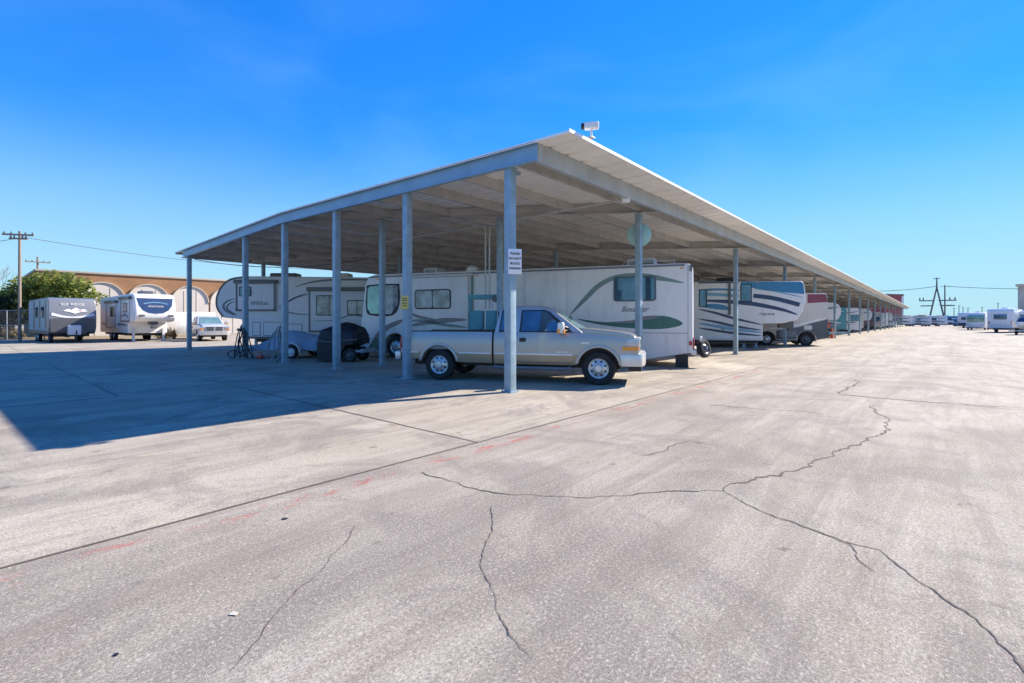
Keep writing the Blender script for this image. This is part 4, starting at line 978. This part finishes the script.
loc, rz = frame_of((-27.2, 35.2), LD)
f5 = thing('fifth_wheel', 'white fifth wheel with dark blue wraparound nose panel beside the grey travel trailer', 'camper trailer', loc, rz)
prof = [(1.9, .62), (1.9, 1.42), (.35, 1.52), (.08, 1.75), (.0, 2.1), (.10, 2.7), (.30, 3.25), (.55, 3.5), (.9, 3.58), (9.8, 3.5), (10., 3.3), (10., .62)]
MB().prism(prof, -2.5, 0).build('body', M['white'], f5, bevel=.10, seg=4, ang=35)
fc5 = lambda z: .0 + .10 * max(0, (z - 2.1) / .6) ** 1.0 if z < 2.7 else .10 + (z - 2.7) * .36
def f5face(pts, mat, name, dx):
    q = MB().prism(pts, 0, 1, ax='x', fn=lambda c: Vector((fc5(c.z) + dx - (1 - c.x) * .008, c.y, c.z))); return q.build(name, mat, f5, smooth=False)
q_ = MB(); fn5 = lambda c: Vector((fc5(c.z) - .014 - (1 - c.x) * .008, c.y, c.z))
q_.prism([(-.22, 2.7), (-.46, 2.34), (-.8, 2.14), (-1.25, 2.105), (-1.7, 2.14), (-2.04, 2.34), (-2.28, 2.7)], 0, 1, ax='x', fn=fn5)
q_.prism([(-.22, 2.7), (-2.28, 2.7), (-2.38, 3.24), (-.12, 3.24)], 0, 1, ax='x', fn=fn5)
q_.build('nose_panel', M['navy'], f5, smooth=False)
f5face(ribbon2(smoothpoly([(-.5, 2.82), (-1.0, 2.92), (-1.5, 2.92), (-2.0, 2.82)], False, 4), lambda t: .022), M['skyblue'], 'nose_stripe', -.03)
endtext(f5, 'MONTANA', -1.25, 2.62, .19, M['white'], x=fc5(2.66) - .025)
for y in (-.35, -2.15): f5face(rrect(y - .2, 1.86, y + .2, 2.0, .05), M['darkgrey'], 'marker_light', -.014)
MB().box(1.86, 1.9, -2.45, -.05, .64, 1.4).build('front_panel', M['cream'], f5)
MB().box(1.835, 1.862, -1.9, -.6, .75, 1.3).build('compartment_door', M['white'], f5, bevel=.01)
MB().box(.5, 1.2, -1.5, -1.0, 1.25, 1.55).box(.35, .7, -1.45, -1.05, 1.0, 1.2).build('pin_box', M['darkgrey'], f5, bevel=.03)
for y in (-.3, -2.2): MB().box(1.7, 1.85, y - .07, y + .07, .06, 1.0).box(1.64, 1.9, y - .14, y + .14, .01, .06).build('landing_leg', M['palegrey'], f5)
S = Side(f5, 0, 1)
s_ = slide(f5, 1.0, 3.4, 1.5, 3.3, 0, 1, M['palegrey']); s_.window(1.6, 2.2, 2.6, 2.9, M['glass'], .06)
s_.stripe([(1.2, 1.7), (2.0, 2.0), (3.2, 1.9)], .08, M['pewter'])
s_ = slide(f5, 4.6, 7.6, 1.0, 3.1, 0, 1, M['palegrey']); s_.window(5.0, 1.9, 6.2, 2.7, M['glass'], .06)
S.stripe([(2.1, 1.2), (4., 1.3), (7, 1.2), (9.8, 1.4)], .1, M['pewter'])
for x in (6., 6.9): wheel(f5, x, -.04, 1, .38, .22, M['alu'], simple=True); wheel(f5, x, -2.46, -1, .38, .22, M['alu'], simple=True)
MB().box(2.1, 9.8, -2.2, -.3, .44, .64).build('chassis', M['black'], f5)
MB().box(2.0, 3.1, -1.65, -.85, 3.52, 3.86).build('air_conditioner', M['darkgrey'], f5, bevel=.08)
# white box trailer
loc, rz = frame_of((-26.9, 40.2), LD)
bt = thing('box_trailer', 'low white enclosed box trailer between the white fifth wheel and the pale grey pickup', 'trailer', loc, rz)
MB().prism([(0, .5), (0, 2.2), (.12, 2.3), (5, 2.3), (5.1, 2.2), (5.1, .5)], -2.2, 0).build('body', M['white'], bt, bevel=.05, ang=35)
MB().box(-.02, .01, -2.1, -.1, .55, .62).build('front_trim', M['alu'], bt)
MB().box(-1.2, .1, -1.15, -1.05, .42, .52).build('tongue', M['black'], bt)
S = Side(bt, 0, 1); S.plate('door', rrect(1.2, .7, 2.0, 2.1, .04), M['palegrey'], .01)
for y, sg in ((.08, 1), (-2.28, -1)): wheel(bt, 3., y, sg, .33, .2, M['alu'], simple=True)

# brick building with arches, parallel to the carport
VB = 58.
bb = thing('brick_building', 'long orange brick building with a row of tall cream arched panels behind the lot', 'building', uv(0, VB), RZ_U)
TOPZ = 6.35
MB().box(-2.6, 62, .0, 14, 0, TOPZ).build('wall', M['brick'], bb, smooth=False)
MB().box(-2.8, 62.2, -.12, 14.2, TOPZ, TOPZ + .22).build('coping', M['stucco'], bb, bevel=.03)
u0 = to_uv(Vector((-.84 * 50.4, 50.4, 0)))[0]
for k in range(0, 12):
    uc = u0 + 3.92 * k
    pts = [(uc - 1.86, .02), (uc + 1.86, .02), (uc + 1.86, 3.7)] + [(uc + 1.86 * math.cos(a), 3.7 + 1.86 * math.sin(a)) for a in [math.pi * i / 20 for i in range(1, 20)]] + [(uc - 1.86, 3.7)]
    a = MB().prism(pts, -.10, .05).build('arch_panel', M['archw'], bb, smooth=False)
    rim_ = [(uc + 1.90 * math.cos(q), 3.7 + 1.90 * math.sin(q)) for q in [math.pi * i / 20 for i in range(21)]] + [(uc + 1.80 * math.cos(q), 3.7 + 1.80 * math.sin(q)) for q in [math.pi * i / 20 for i in range(20, -1, -1)]]
    MB().prism(rim_, -.22, .03).build('arch_surround', M['stucco'], a, smooth=False)
    for q in (-.62, .62): MB().box(uc + q - .03, uc + q + .03, -.13, -.102, .1, 5.0).build('mullion', M['stucco'], a, smooth=False)

# ------------------------------------------------------------------ poles, wires
def pole(label, loc, h, rad=.16, arms=((.94, 1.3),), rz=0., mat=None, name='utility_pole', extra=True):
    r = thing(name, label, 'utility pole', loc, rz)
    MB().tube([(0, 0, 0), (0, 0, h * .5), (0, 0, h)], [rad, rad * .88, rad * .7], 12).build('shaft', mat or M['wood'], r)
    for f, l in arms:
        c = MB().box(-l, l, -rad - .10, -rad + .02, h * f - .06, h * f + .06).build('cross_arm', mat or M['wood'], r)
        ins = MB()
        for x in (-l + .1, -l * .45, l * .45, l - .1): ins.lathe([(.04, 0), (.055, .06), (.03, .16), (.001, .18)], (x, -rad - .04, h * f + .06), 'z', 8)
        ins.build('insulator', M['darkgrey'], c)
    return r
pole('weathered wooden utility pole with cross arm standing before the leafy tree', (-37.0, 36.6, 0), 8.3, .11, ((.965, .95), (.93, .55)), rz=.3)
pole('shorter thin utility pole seen behind the brick building roof', (-56.5, 58, 0), 9.2, .13, ((.93, 1.1),), rz=.9)
# lattice free A-frame structure and its neighbour at the end of the aisle
AT = thing('transmission_tower', 'dark A frame transmission structure with tall mast at the end of the aisle', 'power pylon', (157., 180., 0), -.7)
MB().tube([(-2.5, 0, 0), (0, 0, 14.0)], [.30, .22], 8).tube([(2.5, 0, 0), (0, 0, 14.0)], [.30, .22], 8).tube([(0, 0, 13.7), (0, 0, 17.6)], [.28, .16], 8).build('leg', M['darkgrey'], AT)
c = MB().box(-5.0, -1.0, -.18, .18, 8.9, 9.3).box(.8, 5.4, -.18, .18, 8.9, 9.3).box(-4.6, -1.4, -.18, .18, 7.0, 7.4).box(1.2, 5.0, -.18, .18, 7.0, 7.4).build('cross_arm', M['darkgrey'], AT)
ins = MB()
for x in (-4.8, -3.8, 3.6, 5.0): ins.lathe([(.16, 9.3), (.22, 9.6), (.12, 10.3)], (x, 0, 0), 'z', 8)
ins.build('insulator', M['darkgrey'], c)
MB().box(-.9, .9, -.14, .14, 17.1, 17.35).build('mast_arm', M['darkgrey'], AT)
pole('dark pole with two short arms right beside the A frame structure', (162.2, 182.5, 0), 15.0, .26, ((.97, 1.4), (.62, 2.0), (.5, 1.9)), rz=-.7, mat=M['darkgrey'])
for i, (px, h) in enumerate(((954, 9.5), (959, 11), (963, 10), (968, 9.5), (982, 10), (998, 12.5))):
    Y = 290.; pole('thin far pole on the skyline ' + ['just right of the A frame structure', 'second from the A frame structure', 'third from the A frame structure', 'above the green windscreened motorhome', 'left of the white trailer at the right edge', 'above the white trailer at the right edge'][i], ((px - 512) / 487 * Y, Y, 0), h, .22, ((.95, 1.),), mat=M['darkgrey'])
def wire(a, b, sag, r=.03, name='overhead_wire', label=None, n=24):
    a, b = Vector(a), Vector(b); pts = [a.lerp(b, i / n) - Vector((0, 0, sag * 4 * (i / n) * (1 - i / n))) for i in range(n + 1)]
    o = MB().tube(pts, r, 5).build(name, M['wire']); tag(o, label, 'wire', 'overhead wires'); return o
wire((120., 190, 14.6), (157, 180, 14.4), 1.6, .09, label='power line hanging between the red building and the A frame structure')
wire((162.2, 182.5, 14.6), (225., 170, 15.2), 1.6, .09, label='power line hanging from the dark pole past the right edge of the lot')
wire((-37.0, 36.5, 7.9), (-18.5, 60, 8.0), .8, .02, label='wire running right from the wooden pole over the brick building')
wire((-37.0, 36.5, 7.75), (-75, 46, 8.0), .8, .02, label='wire running left from the wooden pole out of the lot')
wire(uv(.2, W_V - .2, 4.72), uv(6., 15.0, 4.75), .42, .018, label='slack black cable hanging under the far corner of the carport')

# buildings far right
rb = thing('red_building', 'dark red flat topped building peeping over the far end of the carport', 'building', (161.5, 205, 0), .3)
MB().box(-6, 4.6, 0, 12, 0, 12.5).build('wall', M['redwall'], rb, smooth=False)
MB().box(-6.2, 4.8, -.2, 12.2, 12.5, 12.9).build('parapet', M['darkgrey'], rb, smooth=False)
MB().box(3.4, 4.65, -.06, 4, 2, 12.).build('corner_panel', M['palegrey'], rb, smooth=False)
tw = thing('stucco_tower', 'tall narrow beige stucco tower at the right edge of the lot', 'tower', (76.2, 71.4, 0), .55)
MB().box(-1.2, 1.2, -1.2, 1.2, 0, 6.6).build('shaft', M['stucco'], tw, bevel=.04)
MB().box(-1.4, 1.4, -1.4, 1.4, 6.6, 7.0).box(-1.3, 1.3, -1.3, 1.3, 6.2, 6.35).build('cornice', M['stucco'], tw, bevel=.04)

# ------------------------------------------------------------------ vegetation
def leaves(name, mat, parent, blobs, n, size, seed=1):
    rnd = random.Random(seed); m = MB(); bm = m.bm
    tot = sum(b[3] * b[4] * b[5] for b in blobs)
    for (cx, cy, cz, rx, ry, rz_) in blobs:
        for _ in range(int(n * rx * ry * rz_ / tot)):
            while True:
                d = Vector((rnd.uniform(-1, 1), rnd.uniform(-1, 1), rnd.uniform(-1, 1)))
                if .35 < d.length < 1: break
            d *= rnd.uniform(.9, 1.12)
            c = Vector((cx + d.x * rx, cy + d.y * ry, cz + d.z * rz_))
            a = Vector((rnd.gauss(0, 1), rnd.gauss(0, 1), rnd.gauss(0, .6))).normalized(); b = a.cross(Vector((rnd.gauss(0, 1), rnd.gauss(0, 1), rnd.gauss(0, 1)))).normalized()
            s = size * rnd.uniform(.6, 1.4)
            bm.faces.new([bm.verts.new(c + a * s), bm.verts.new(c + b * s * .55), bm.verts.new(c - a * s), bm.verts.new(c - b * s * .55)])
    return m.build(name, mat, parent, smooth=False, recalc=False)
def tree(name, label, loc, blobs, n, size, leaf, th, seed, tr=.2):
    r = thing(name, label, 'tree', loc); rnd = random.Random(seed)
    m = MB().tube([(0, 0, 0), (.05, 0, th * .5), (0, .05, th)], [tr, tr * .8, tr * .6], 10)
    for (cx, cy, cz, rx, ry, rz_) in blobs: m.tube([(0, .03, th * .9), (cx * .5, cy * .5, (th + cz) / 2), (cx, cy, cz)], [tr * .5, tr * .3, tr * .1], 6)
    m.build('trunk', M['bark'], r)
    leaves('crown', leaf, r, blobs, n, size, seed); return r
def blobs(rnd, n, W, D, z0, z1, r):
    return [(rnd.uniform(-W, W), rnd.uniform(-D, D), rnd.uniform(z0, z1), r * rnd.uniform(.7, 1.3), r * rnd.uniform(.7, 1.2), r * rnd.uniform(.5, .9)) for _ in range(n)]
rn = random.Random(3)
tree('broadleaf_tree', 'wide olive green tree rising behind the grey travel trailer', (-41.6, 44.0, 0), [(0, 0, 4.4, 2.4, 2, 1.2), (2.4, -.3, 4.1, 1.8, 1.5, .9), (-2.4, .2, 3.9, 2.0, 1.8, 1.2), (3.9, 0, 3.6, 1.1, 1.1, .6), (.8, -.5, 5.3, 1.7, 1.3, .8), (2.8, -.6, 4.9, 1.3, 1.1, .6), (-1.6, -.3, 4.9, 1.5, 1.2, .7), (-4., 0, 3.2, 1.6, 1.5, 1.0), (-1.2, -1, 2.9, 1.6, 1.4, .9), (2.2, -1, 3.2, 1.8, 1.3, .8)], 6500, .16, M['leaf'], 2.6, 11)
tree('broadleaf_tree', 'dark green tree at the left edge behind the chain link fence', (-48.5, 46., 0), blobs(rn, 9, 2.6, 1.6, 2.0, 3.8, 1.5), 3800, .17, M['leafdark'], 2.0, 12)
tree('broadleaf_tree', 'lower dark green tree between the wooden pole and the left edge', (-44.8, 43.2, 0), blobs(rn, 7, 2.0, 1.3, 1.6, 3.0, 1.2), 2600, .15, M['leafdark'], 1.5, 13)
# bare tree at the left edge
bt_ = thing('bare_tree', 'leafless tree with fine upright branches at the left edge', 'tree', (-58.5, 55.5, 0)); m = MB(); rnd = random.Random(5)
def branch(p, d, l, r, k):
    q = p + d * l; m.tube([p, p.lerp(q, .5) + Vector((rnd.gauss(0, .05), rnd.gauss(0, .05), 0)) * l, q], [r, r * .8, r * .6], 5)
    if k:
        for _ in range(3 if k > 1 else 4):
            nd = (d + Vector((rnd.gauss(0, .42), rnd.gauss(0, .42), rnd.uniform(0, .3)))).normalized(); branch(p.lerp(q, rnd.uniform(.6, 1)), nd, l * rnd.uniform(.6, .8), r * .5, k - 1)
branch(Vector((0, 0, 0)), Vector((.05, 0, 1)), 3.2, .2, 5)
m.build('trunk', M['fence'], bt_)
# ground cover strip and shrubs along the fence
gs = MB(); gs.bm.faces.new([gs.bm.verts.new(p) for p in ((-120, 41.5, .004), (-36.5, 40.2, .004), (-30, 48, .004), (-60, 100, .004), (-160, 100, .004))])
tag(gs.build('dry_grass', M['drygrass'], smooth=False), kind='structure')
for i, (x, y, lab) in enumerate(((-44.3, 41., 'dry tan shrub at the left edge before the chain link fence'), (-41.6, 40.5, 'dry tan shrub between the left edge and the wooden pole'), (-29.5, 41.5, 'yellowish shrub between the grey trailer and the white fifth wheel'))):
    r = thing('shrub', lab, 'shrub', (x, y, 0)); MB().tube([(0, 0, 0), (.1, 0, .5)], .03, 5).tube([(0, 0, 0), (-.2, .1, .5)], .03, 5).build('stem', M['bark'], r)
    leaves('foliage', M['shrub'], r, [(0, 0, .55, .7, .6, .5), (.5, .1, .45, .5, .5, .4), (-.5, 0, .4, .5, .5, .4)], 500, .09, 20 + i)
# chain link fence
fe = thing('chain_link_fence', 'grey chain link fence behind the wooden pole at the left edge', 'fence', (0, 0, 0))
fa, fb_ = Vector((-70, 41.2, 0)), Vector((-34.6, 39.2, 0))
for i in range(12):
    p = fa.lerp(fb_, i / 11); MB().tube([p, p + Vector((0, 0, 2.45))], .04, 8).build('fence_post', M['fence'], fe)
m = MB()
for z in (.1, 1.2, 2.42): m.tube([fa + Vector((0, 0, z)), fb_ + Vector((0, 0, z))], .025, 6)
m.build('rail', M['fence'], fe)
m = MB(); L_ = (fb_ - fa).length; dd = (fb_ - fa).normalized(); s_ = -2.4
while s_ < L_:
    for sgn in (1, -1):
        a0, a1 = (s_, s_ + 2.3) if sgn > 0 else (s_ + 2.3, s_)
        z0, z1 = .1, 2.4
        if 0 <= min(a0, a1) and max(a0, a1) <= L_: m.tube([fa + dd * a0 + Vector((0, 0, z0)), fa + dd * a1 + Vector((0, 0, z1))], .004, 3)
    s_ += .16
m.build('mesh', M['fence'], fe, smooth=False)
# distant tree line closing the horizon
def treeline(pts, h, seed, name='distant_treeline'):
    m = MB(); rnd = random.Random(seed)
    for a, b in zip(pts, pts[1:]):
        a, b = Vector(a), Vector(b); n = int((b - a).length / 5)
        for i in range(n):
            p = a.lerp(b, (i + rnd.random()) / n); hh = h * rnd.uniform(.55, 1.1); rr = rnd.uniform(6, 12)
            m.lathe([(rr * .8, 0), (rr, hh * .4), (rr * .8, hh * .75), (rr * .35, hh)], (p.x + rnd.uniform(-4, 4), p.y + rnd.uniform(-6, 6), 0), 'z', 7)
    for v in m.bm.verts: v.co += Vector((rnd.gauss(0, .5), rnd.gauss(0, .5), rnd.gauss(0, .25) if v.co.z > .1 else 0))
    o = m.build(name, M['hill'], smooth=False); tag(o, 'low dark line of distant trees along the horizon', 'trees', kind='stuff'); return o
treeline([(150, 360), (420, 330), (700, 250)], 5.5, 4)
treeline([(-320, 160), (-160, 260), (60, 330)], 7., 8)

# ------------------------------------------------------------------ small things
# white sign on the corner post
sg = thing('sign', 'white notice with four lines of dark print fixed to the corner post', 'sign', (.06, 10.40, 2.82), R(17))
MB().box(-.15, .15, -.012, .0, -.27, .27).build('board', M['signw'], sg, bevel=.004)
SS = Side(sg, -.012, -1)
for i, tx in enumerate(('PLEASE', 'DO NOT', 'BLOCK', 'PARKING')): SS.text(tx, 0, .165 - .105 * i, .068 if len(tx) < 7 else .062, M['ink'], d=.004)
MB().box(-.05, .05, 0, .06, -.2, .2).build('bracket', M['steel'], sg)
p1 = uv(0, 3.66)
sy = thing('sign', 'small yellow notice on the second post from the corner', 'sign', (p1.x - .03, p1.y - .19, 2.04), R(12))
MB().box(-.10, .10, -.012, 0, -.18, .18).build('board', M['signy'], sy, bevel=.004)
m = MB()
for z, l in ((.10, .07), (.05, .06), (-.02, .07), (-.08, .065)): m.box(-l, l, -.015, -.010, z - .010, z + .010)
m.build('lettering', M['ink'], sy)
MB().box(-.03, .03, 0, .06, -.1, .1).build('bracket', M['steel'], sy)
# floodlight camera on the roof corner
sc_ = thing('security_camera', 'white box security camera on a short stand at the roof corner', 'camera', (1.60, 9.82, 5.25), RZ_U)
MB().tube([(0, 0, -.02), (0, 0, .18)], .025, 8).box(-.07, .07, -.05, .05, -.01, .01).build('stand', M['signw'], sc_)
bdy = MB().box(-.15, .14, -.075, .075, .17, .30).build('housing', M['signw'], sc_, bevel=.03, seg=3, M4=Matrix.Rotation(R(120), 4, 'Z'))
MB().lathe([(.062, .0), (.066, .06), (.05, .07)], ax='x', n=14, c=(.135, 0, .235)).build('lens_hood', M['black'], bdy)
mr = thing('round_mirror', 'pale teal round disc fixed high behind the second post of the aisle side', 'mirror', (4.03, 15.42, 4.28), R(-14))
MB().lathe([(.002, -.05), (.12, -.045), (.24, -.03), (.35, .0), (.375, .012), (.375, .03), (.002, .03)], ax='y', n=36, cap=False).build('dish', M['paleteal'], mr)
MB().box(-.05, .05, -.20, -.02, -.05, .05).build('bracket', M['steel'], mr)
# conduits under the roof
cdt = thing('conduit', 'pale electrical conduits running under the roof and down to the teal switch rack', 'conduit', (0, 0, 0))
a = Vector((3.02, 13.2, 4.84)); b = Vector((-.66, 16.42, 4.82))
rk = Vector((-.80, 16.5, 0))
MB().tube([a, b, b + Vector((-.07, .06, -.03)), b + Vector((-.10, .08, -.12)), (b.x - .10, b.y + .08, 1.95)], .03, 8).build('pipe', M['conduit'], cdt)
c0 = Vector((-.98, 16.62, 4.80)); c1 = Vector((-5.3, 20.0, 4.78))
MB().tube([c1, c0, c0 + Vector((.06, -.05, -.03)), c0 + Vector((.08, -.06, -.12)), (c0.x + .08, c0.y - .06, 1.95)], .028, 8).build('pipe', M['conduit'], cdt)
MB().box(a.x - .06, a.x + .16, a.y - .1, a.y + .08, 4.76, 4.93).build('junction_box', M['signw'], cdt, bevel=.01)
# switch rack
rk_t = thing('switch_rack', 'teal electrical rack with two cabinets between the pickup bed and the motorhome', 'electrical cabinet', (-.92, 16.45, 0), R(-12))
MB().box(-.58, .58, -.06, .06, 2.28, 2.44).build('header', M['teal'], rk_t, bevel=.01)
for x in (-.52, .52): MB().box(x - .04, x + .04, -.04, .04, 0, 2.28).build('upright', M['teal'], rk_t)
for x0, x1 in ((-.47, -.03), (.07, .44)):
    cb = MB().box(x0, x1, -.16, .10, .55, 1.90).build('cabinet', M['teal'], rk_t, bevel=.02)
    MB().box(x0 + .04, x1 - .04, -.172, -.158, .65, 1.82).build('door', M['teal'], cb, bevel=.005)
    MB().box(x1 - .09, x1 - .06, -.20, -.17, 1.15, 1.30).build('handle', M['black'], cb)
    MB().tube([((x0 + x1) / 2, 0, 1.90), ((x0 + x1) / 2, 0, 2.28)], .03, 8).build('riser', M['signw'], cb)
MB().lathe([(.13, -.10), (.13, .02), (.10, .05), (.001, .06)], (.42, -.06, 2.30), 'y', 16).build('meter', M['darkgrey'], rk_t)
# covered boat trailer, black covered cargo, hoses
ct = thing('covered_trailer', 'low trailer load under a sagging blue grey tarp between the carport posts', 'trailer', (-9.1, 20.9, 0), R(-6))
tm = MB(); nx, ny = 22, 10; ridge = lambda t: 1.05 * (1 - .75 * abs(t - .38) ** 1.2) if t > .38 else .35 + .70 * (t / .38) ** .8
vs = []
rnd = random.Random(9)
for i in range(nx + 1):
    t = i / nx; x = -1.9 + 4.0 * t; rowv = []
    for j in range(ny + 1):
        s = j / ny * 2 - 1; z = .35 + (ridge(t) - .25) * (1 - abs(s) ** 1.8); y = s * (.85 + .06 * math.sin(i * 1.3) + rnd.uniform(-.02, .02))
        rowv.append(tm.bm.verts.new((x, y, max(.34, z + rnd.uniform(-.025, .025)))))
    vs.append(rowv)
for i in range(nx):
    for j in range(ny): tm.bm.faces.new((vs[i][j], vs[i + 1][j], vs[i + 1][j + 1], vs[i][j + 1]))
for i in range(nx): tm.bm.faces.new((vs[i][0], vs[i][ny], vs[i + 1][ny], vs[i + 1][0]))
tm.bm.faces.new(vs[0]); tm.bm.faces.new(vs[nx][::-1])
tm.build('tarp', M['tarp_blue'], ct)
MB().box(-2.3, 2.1, -.5, -.42, .30, .36).box(-2.3, 2.1, .42, .5, .30, .36).box(-.1, 0, -.95, .95, .26, .33).build('trailer_frame', M['steel'], ct)
for y, s in ((-1.0, -1), (1.0, 1)):
    wheel(ct, .15, y, s, .28, .18, M['signw'])
    o1 = [(.15 + .42 * math.cos(a), .26 + .42 * math.sin(a)) for a in [math.pi * i / 12 for i in range(13)]]; o2 = [(.15 + .38 * math.cos(a), .26 + .38 * math.sin(a)) for a in [math.pi * i / 12 for i in range(12, -1, -1)]]
    MB().prism(o1 + o2, *sorted((y - s * .24, y + s * .03))).build('fender', M['palegrey'], ct)
bk = thing('covered_cargo', 'tall bulky load under a black tarp beside the nose of the cream motorhome', 'covered cargo', (-6.55, 18.9, 0), R(-8))
tm = MB(); nx, nz = 28, 9; rnd = random.Random(4); vs = []
for k in range(nz + 1):
    t = k / nz; ring = []
    for i in range(nx):
        a = 2 * math.pi * i / nx; c, s_n = math.cos(a), math.sin(a); sq = 1 / max(abs(c), abs(s_n)) ** .8
        z0 = .05 if c < .1 else .05 + min(.62, (c - .1) * 2.2)
        zt = 1.30 - .22 * max(0, -c) - .16 * max(0, c) + .10 * math.sin(2.3 * a)
        z = z0 + (zt - z0) * t
        f = (1 - .13 * t ** 3) * (1 + .055 * math.sin(7 * a + 2) * (1 - t) + .03 * math.sin(4 * a - 3 * t) + .02 * rnd.uniform(-1, 1))
        ring.append(tm.bm.verts.new((c * .86 * sq * f, s_n * .62 * sq * f, z + rnd.uniform(-.02, .02) * t)))
    vs.append(ring)
for A, B in zip(vs, vs[1:]):
    for i in range(nx): tm.bm.faces.new((A[i], A[(i + 1) % nx], B[(i + 1) % nx], B[i]))
mid = [tm.bm.verts.new((v.co.x * .45 + .1, v.co.y * .45, v.co.z * .3 + 1.06 + rnd.uniform(-.02, .02))) for v in vs[-1]]
for i in range(nx): tm.bm.faces.new((vs[-1][i], vs[-1][(i + 1) % nx], mid[(i + 1) % nx], mid[i]))
cv = tm.bm.verts.new((.12, 0, 1.52))
for i in range(nx): tm.bm.faces.new((mid[i], mid[(i + 1) % nx], cv))
tm.bm.faces.new(vs[0][::-1])
tm.build('tarp', M['tarp_black'], bk)
MB().box(-.3, 1.15, -.55, -.47, .38, .46).box(-.3, 1.15, .47, .55, .38, .46).box(1.0, 1.1, -.6, .6, .36, .5).build('trailer_frame', M['tarp_blue'], bk)
for y, q in ((-.62, -1), (.62, 1)): wheel(bk, .55, y, q, .27, .18, M['darkgrey'], simple=True)
MB().tube([(-.78, -.66, .82), (-.2, -.70, .76), (.4, -.69, .82), (.85, -.6, .86)], .014, 6).build('tie_rope', M['hose'], bk)
def hosebundle(name, label, base, loops, mat, r):
    t = thing(name, label, 'hose', base); m = MB()
    for (dx, dy, top, wd, bot, lean) in loops:
        pts = []
        for i in range(21):
            a = 2 * math.pi * i / 20; pts.append((dx + wd * math.sin(a) + lean * (.5 - .5 * math.cos(a)), dy + .05 * math.sin(2 * a), bot + (top - bot) * (.5 + .5 * math.cos(a))))
        m.tube(pts[:-1], r, 6, closed=True)
    m.build('coil', mat, t); return t
pp = uv(0, 3.66 * 4)
hosebundle('hose', 'black hose coils hung on the fifth carport post and trailing on the ground', (pp.x, pp.y - .22, 0), [(.02, 0, 1.28, .10, .03, -.12), (.06, -.03, 1.22, .09, .03, .40), (0, -.05, 1.15, .13, .05, .22), (-.06, .02, 1.25, .07, .02, -.30), (-.32, -.1, .34, .19, .03, -.04), (.0, -.06, .9, .15, .1, .05)], M['blackhose'], .022)
pp = uv(0, 3.66 * 3)
hosebundle('hose', 'tangle of grey hoses and cables hung beside the tarped trailer', (pp.x - .32, pp.y + .3, 0), [(0, 0, 1.35, .14, .03, -.15), (.05, -.05, 1.30, .10, .02, .05), (-.08, .03, 1.2, .20, .06, -.35), (.02, .05, 1.38, .06, .02, .12), (-.05, -.04, 1.1, .28, .1, -.1)], M['hose'], .022)
rb_ = tag(MB().box(-.10, .10, -.06, .06, .003, .16).tube([(-.08, 0, .16), (-.08, 0, .26), (.08, 0, .26), (.08, 0, .16)], .012, 6).build('tool_box', M['red'], bevel=.012), 'small red tool box on the ground by the hanging hoses', 'tool box'); rb_.location = (-10.35, 20.0, 0)
# scraps on the pavement
def scrap(px, py, s, mat, label, seed):
    rnd = random.Random(seed); m = MB(); p = gpix(px, py)
    pts = [(s * rnd.uniform(.6, 1) * math.cos(a), s * rnd.uniform(.4, .8) * math.sin(a)) for a in [2 * math.pi * i / 8 for i in range(8)]]
    m.prism(pts, .003, .006, ax='z'); o = m.build('litter', mat, smooth=False); o.location = p; tag(o, label, 'litter', 'scraps on the pavement')
scrap(234, 614.5, .03, M['stucco'], 'pale scrap of paper on the grey pavement in the foreground', 1)
scrap(116, 655, .014, M['black'], 'tiny dark chip on the pavement at the lower left', 2)
scrap(285, 519, .03, M['black'], 'dark chip on the pavement near the long joint', 3)
scrap(953, 349.5, .14, M['darkgrey'], 'dark scrap lying far out in the aisle', 4)
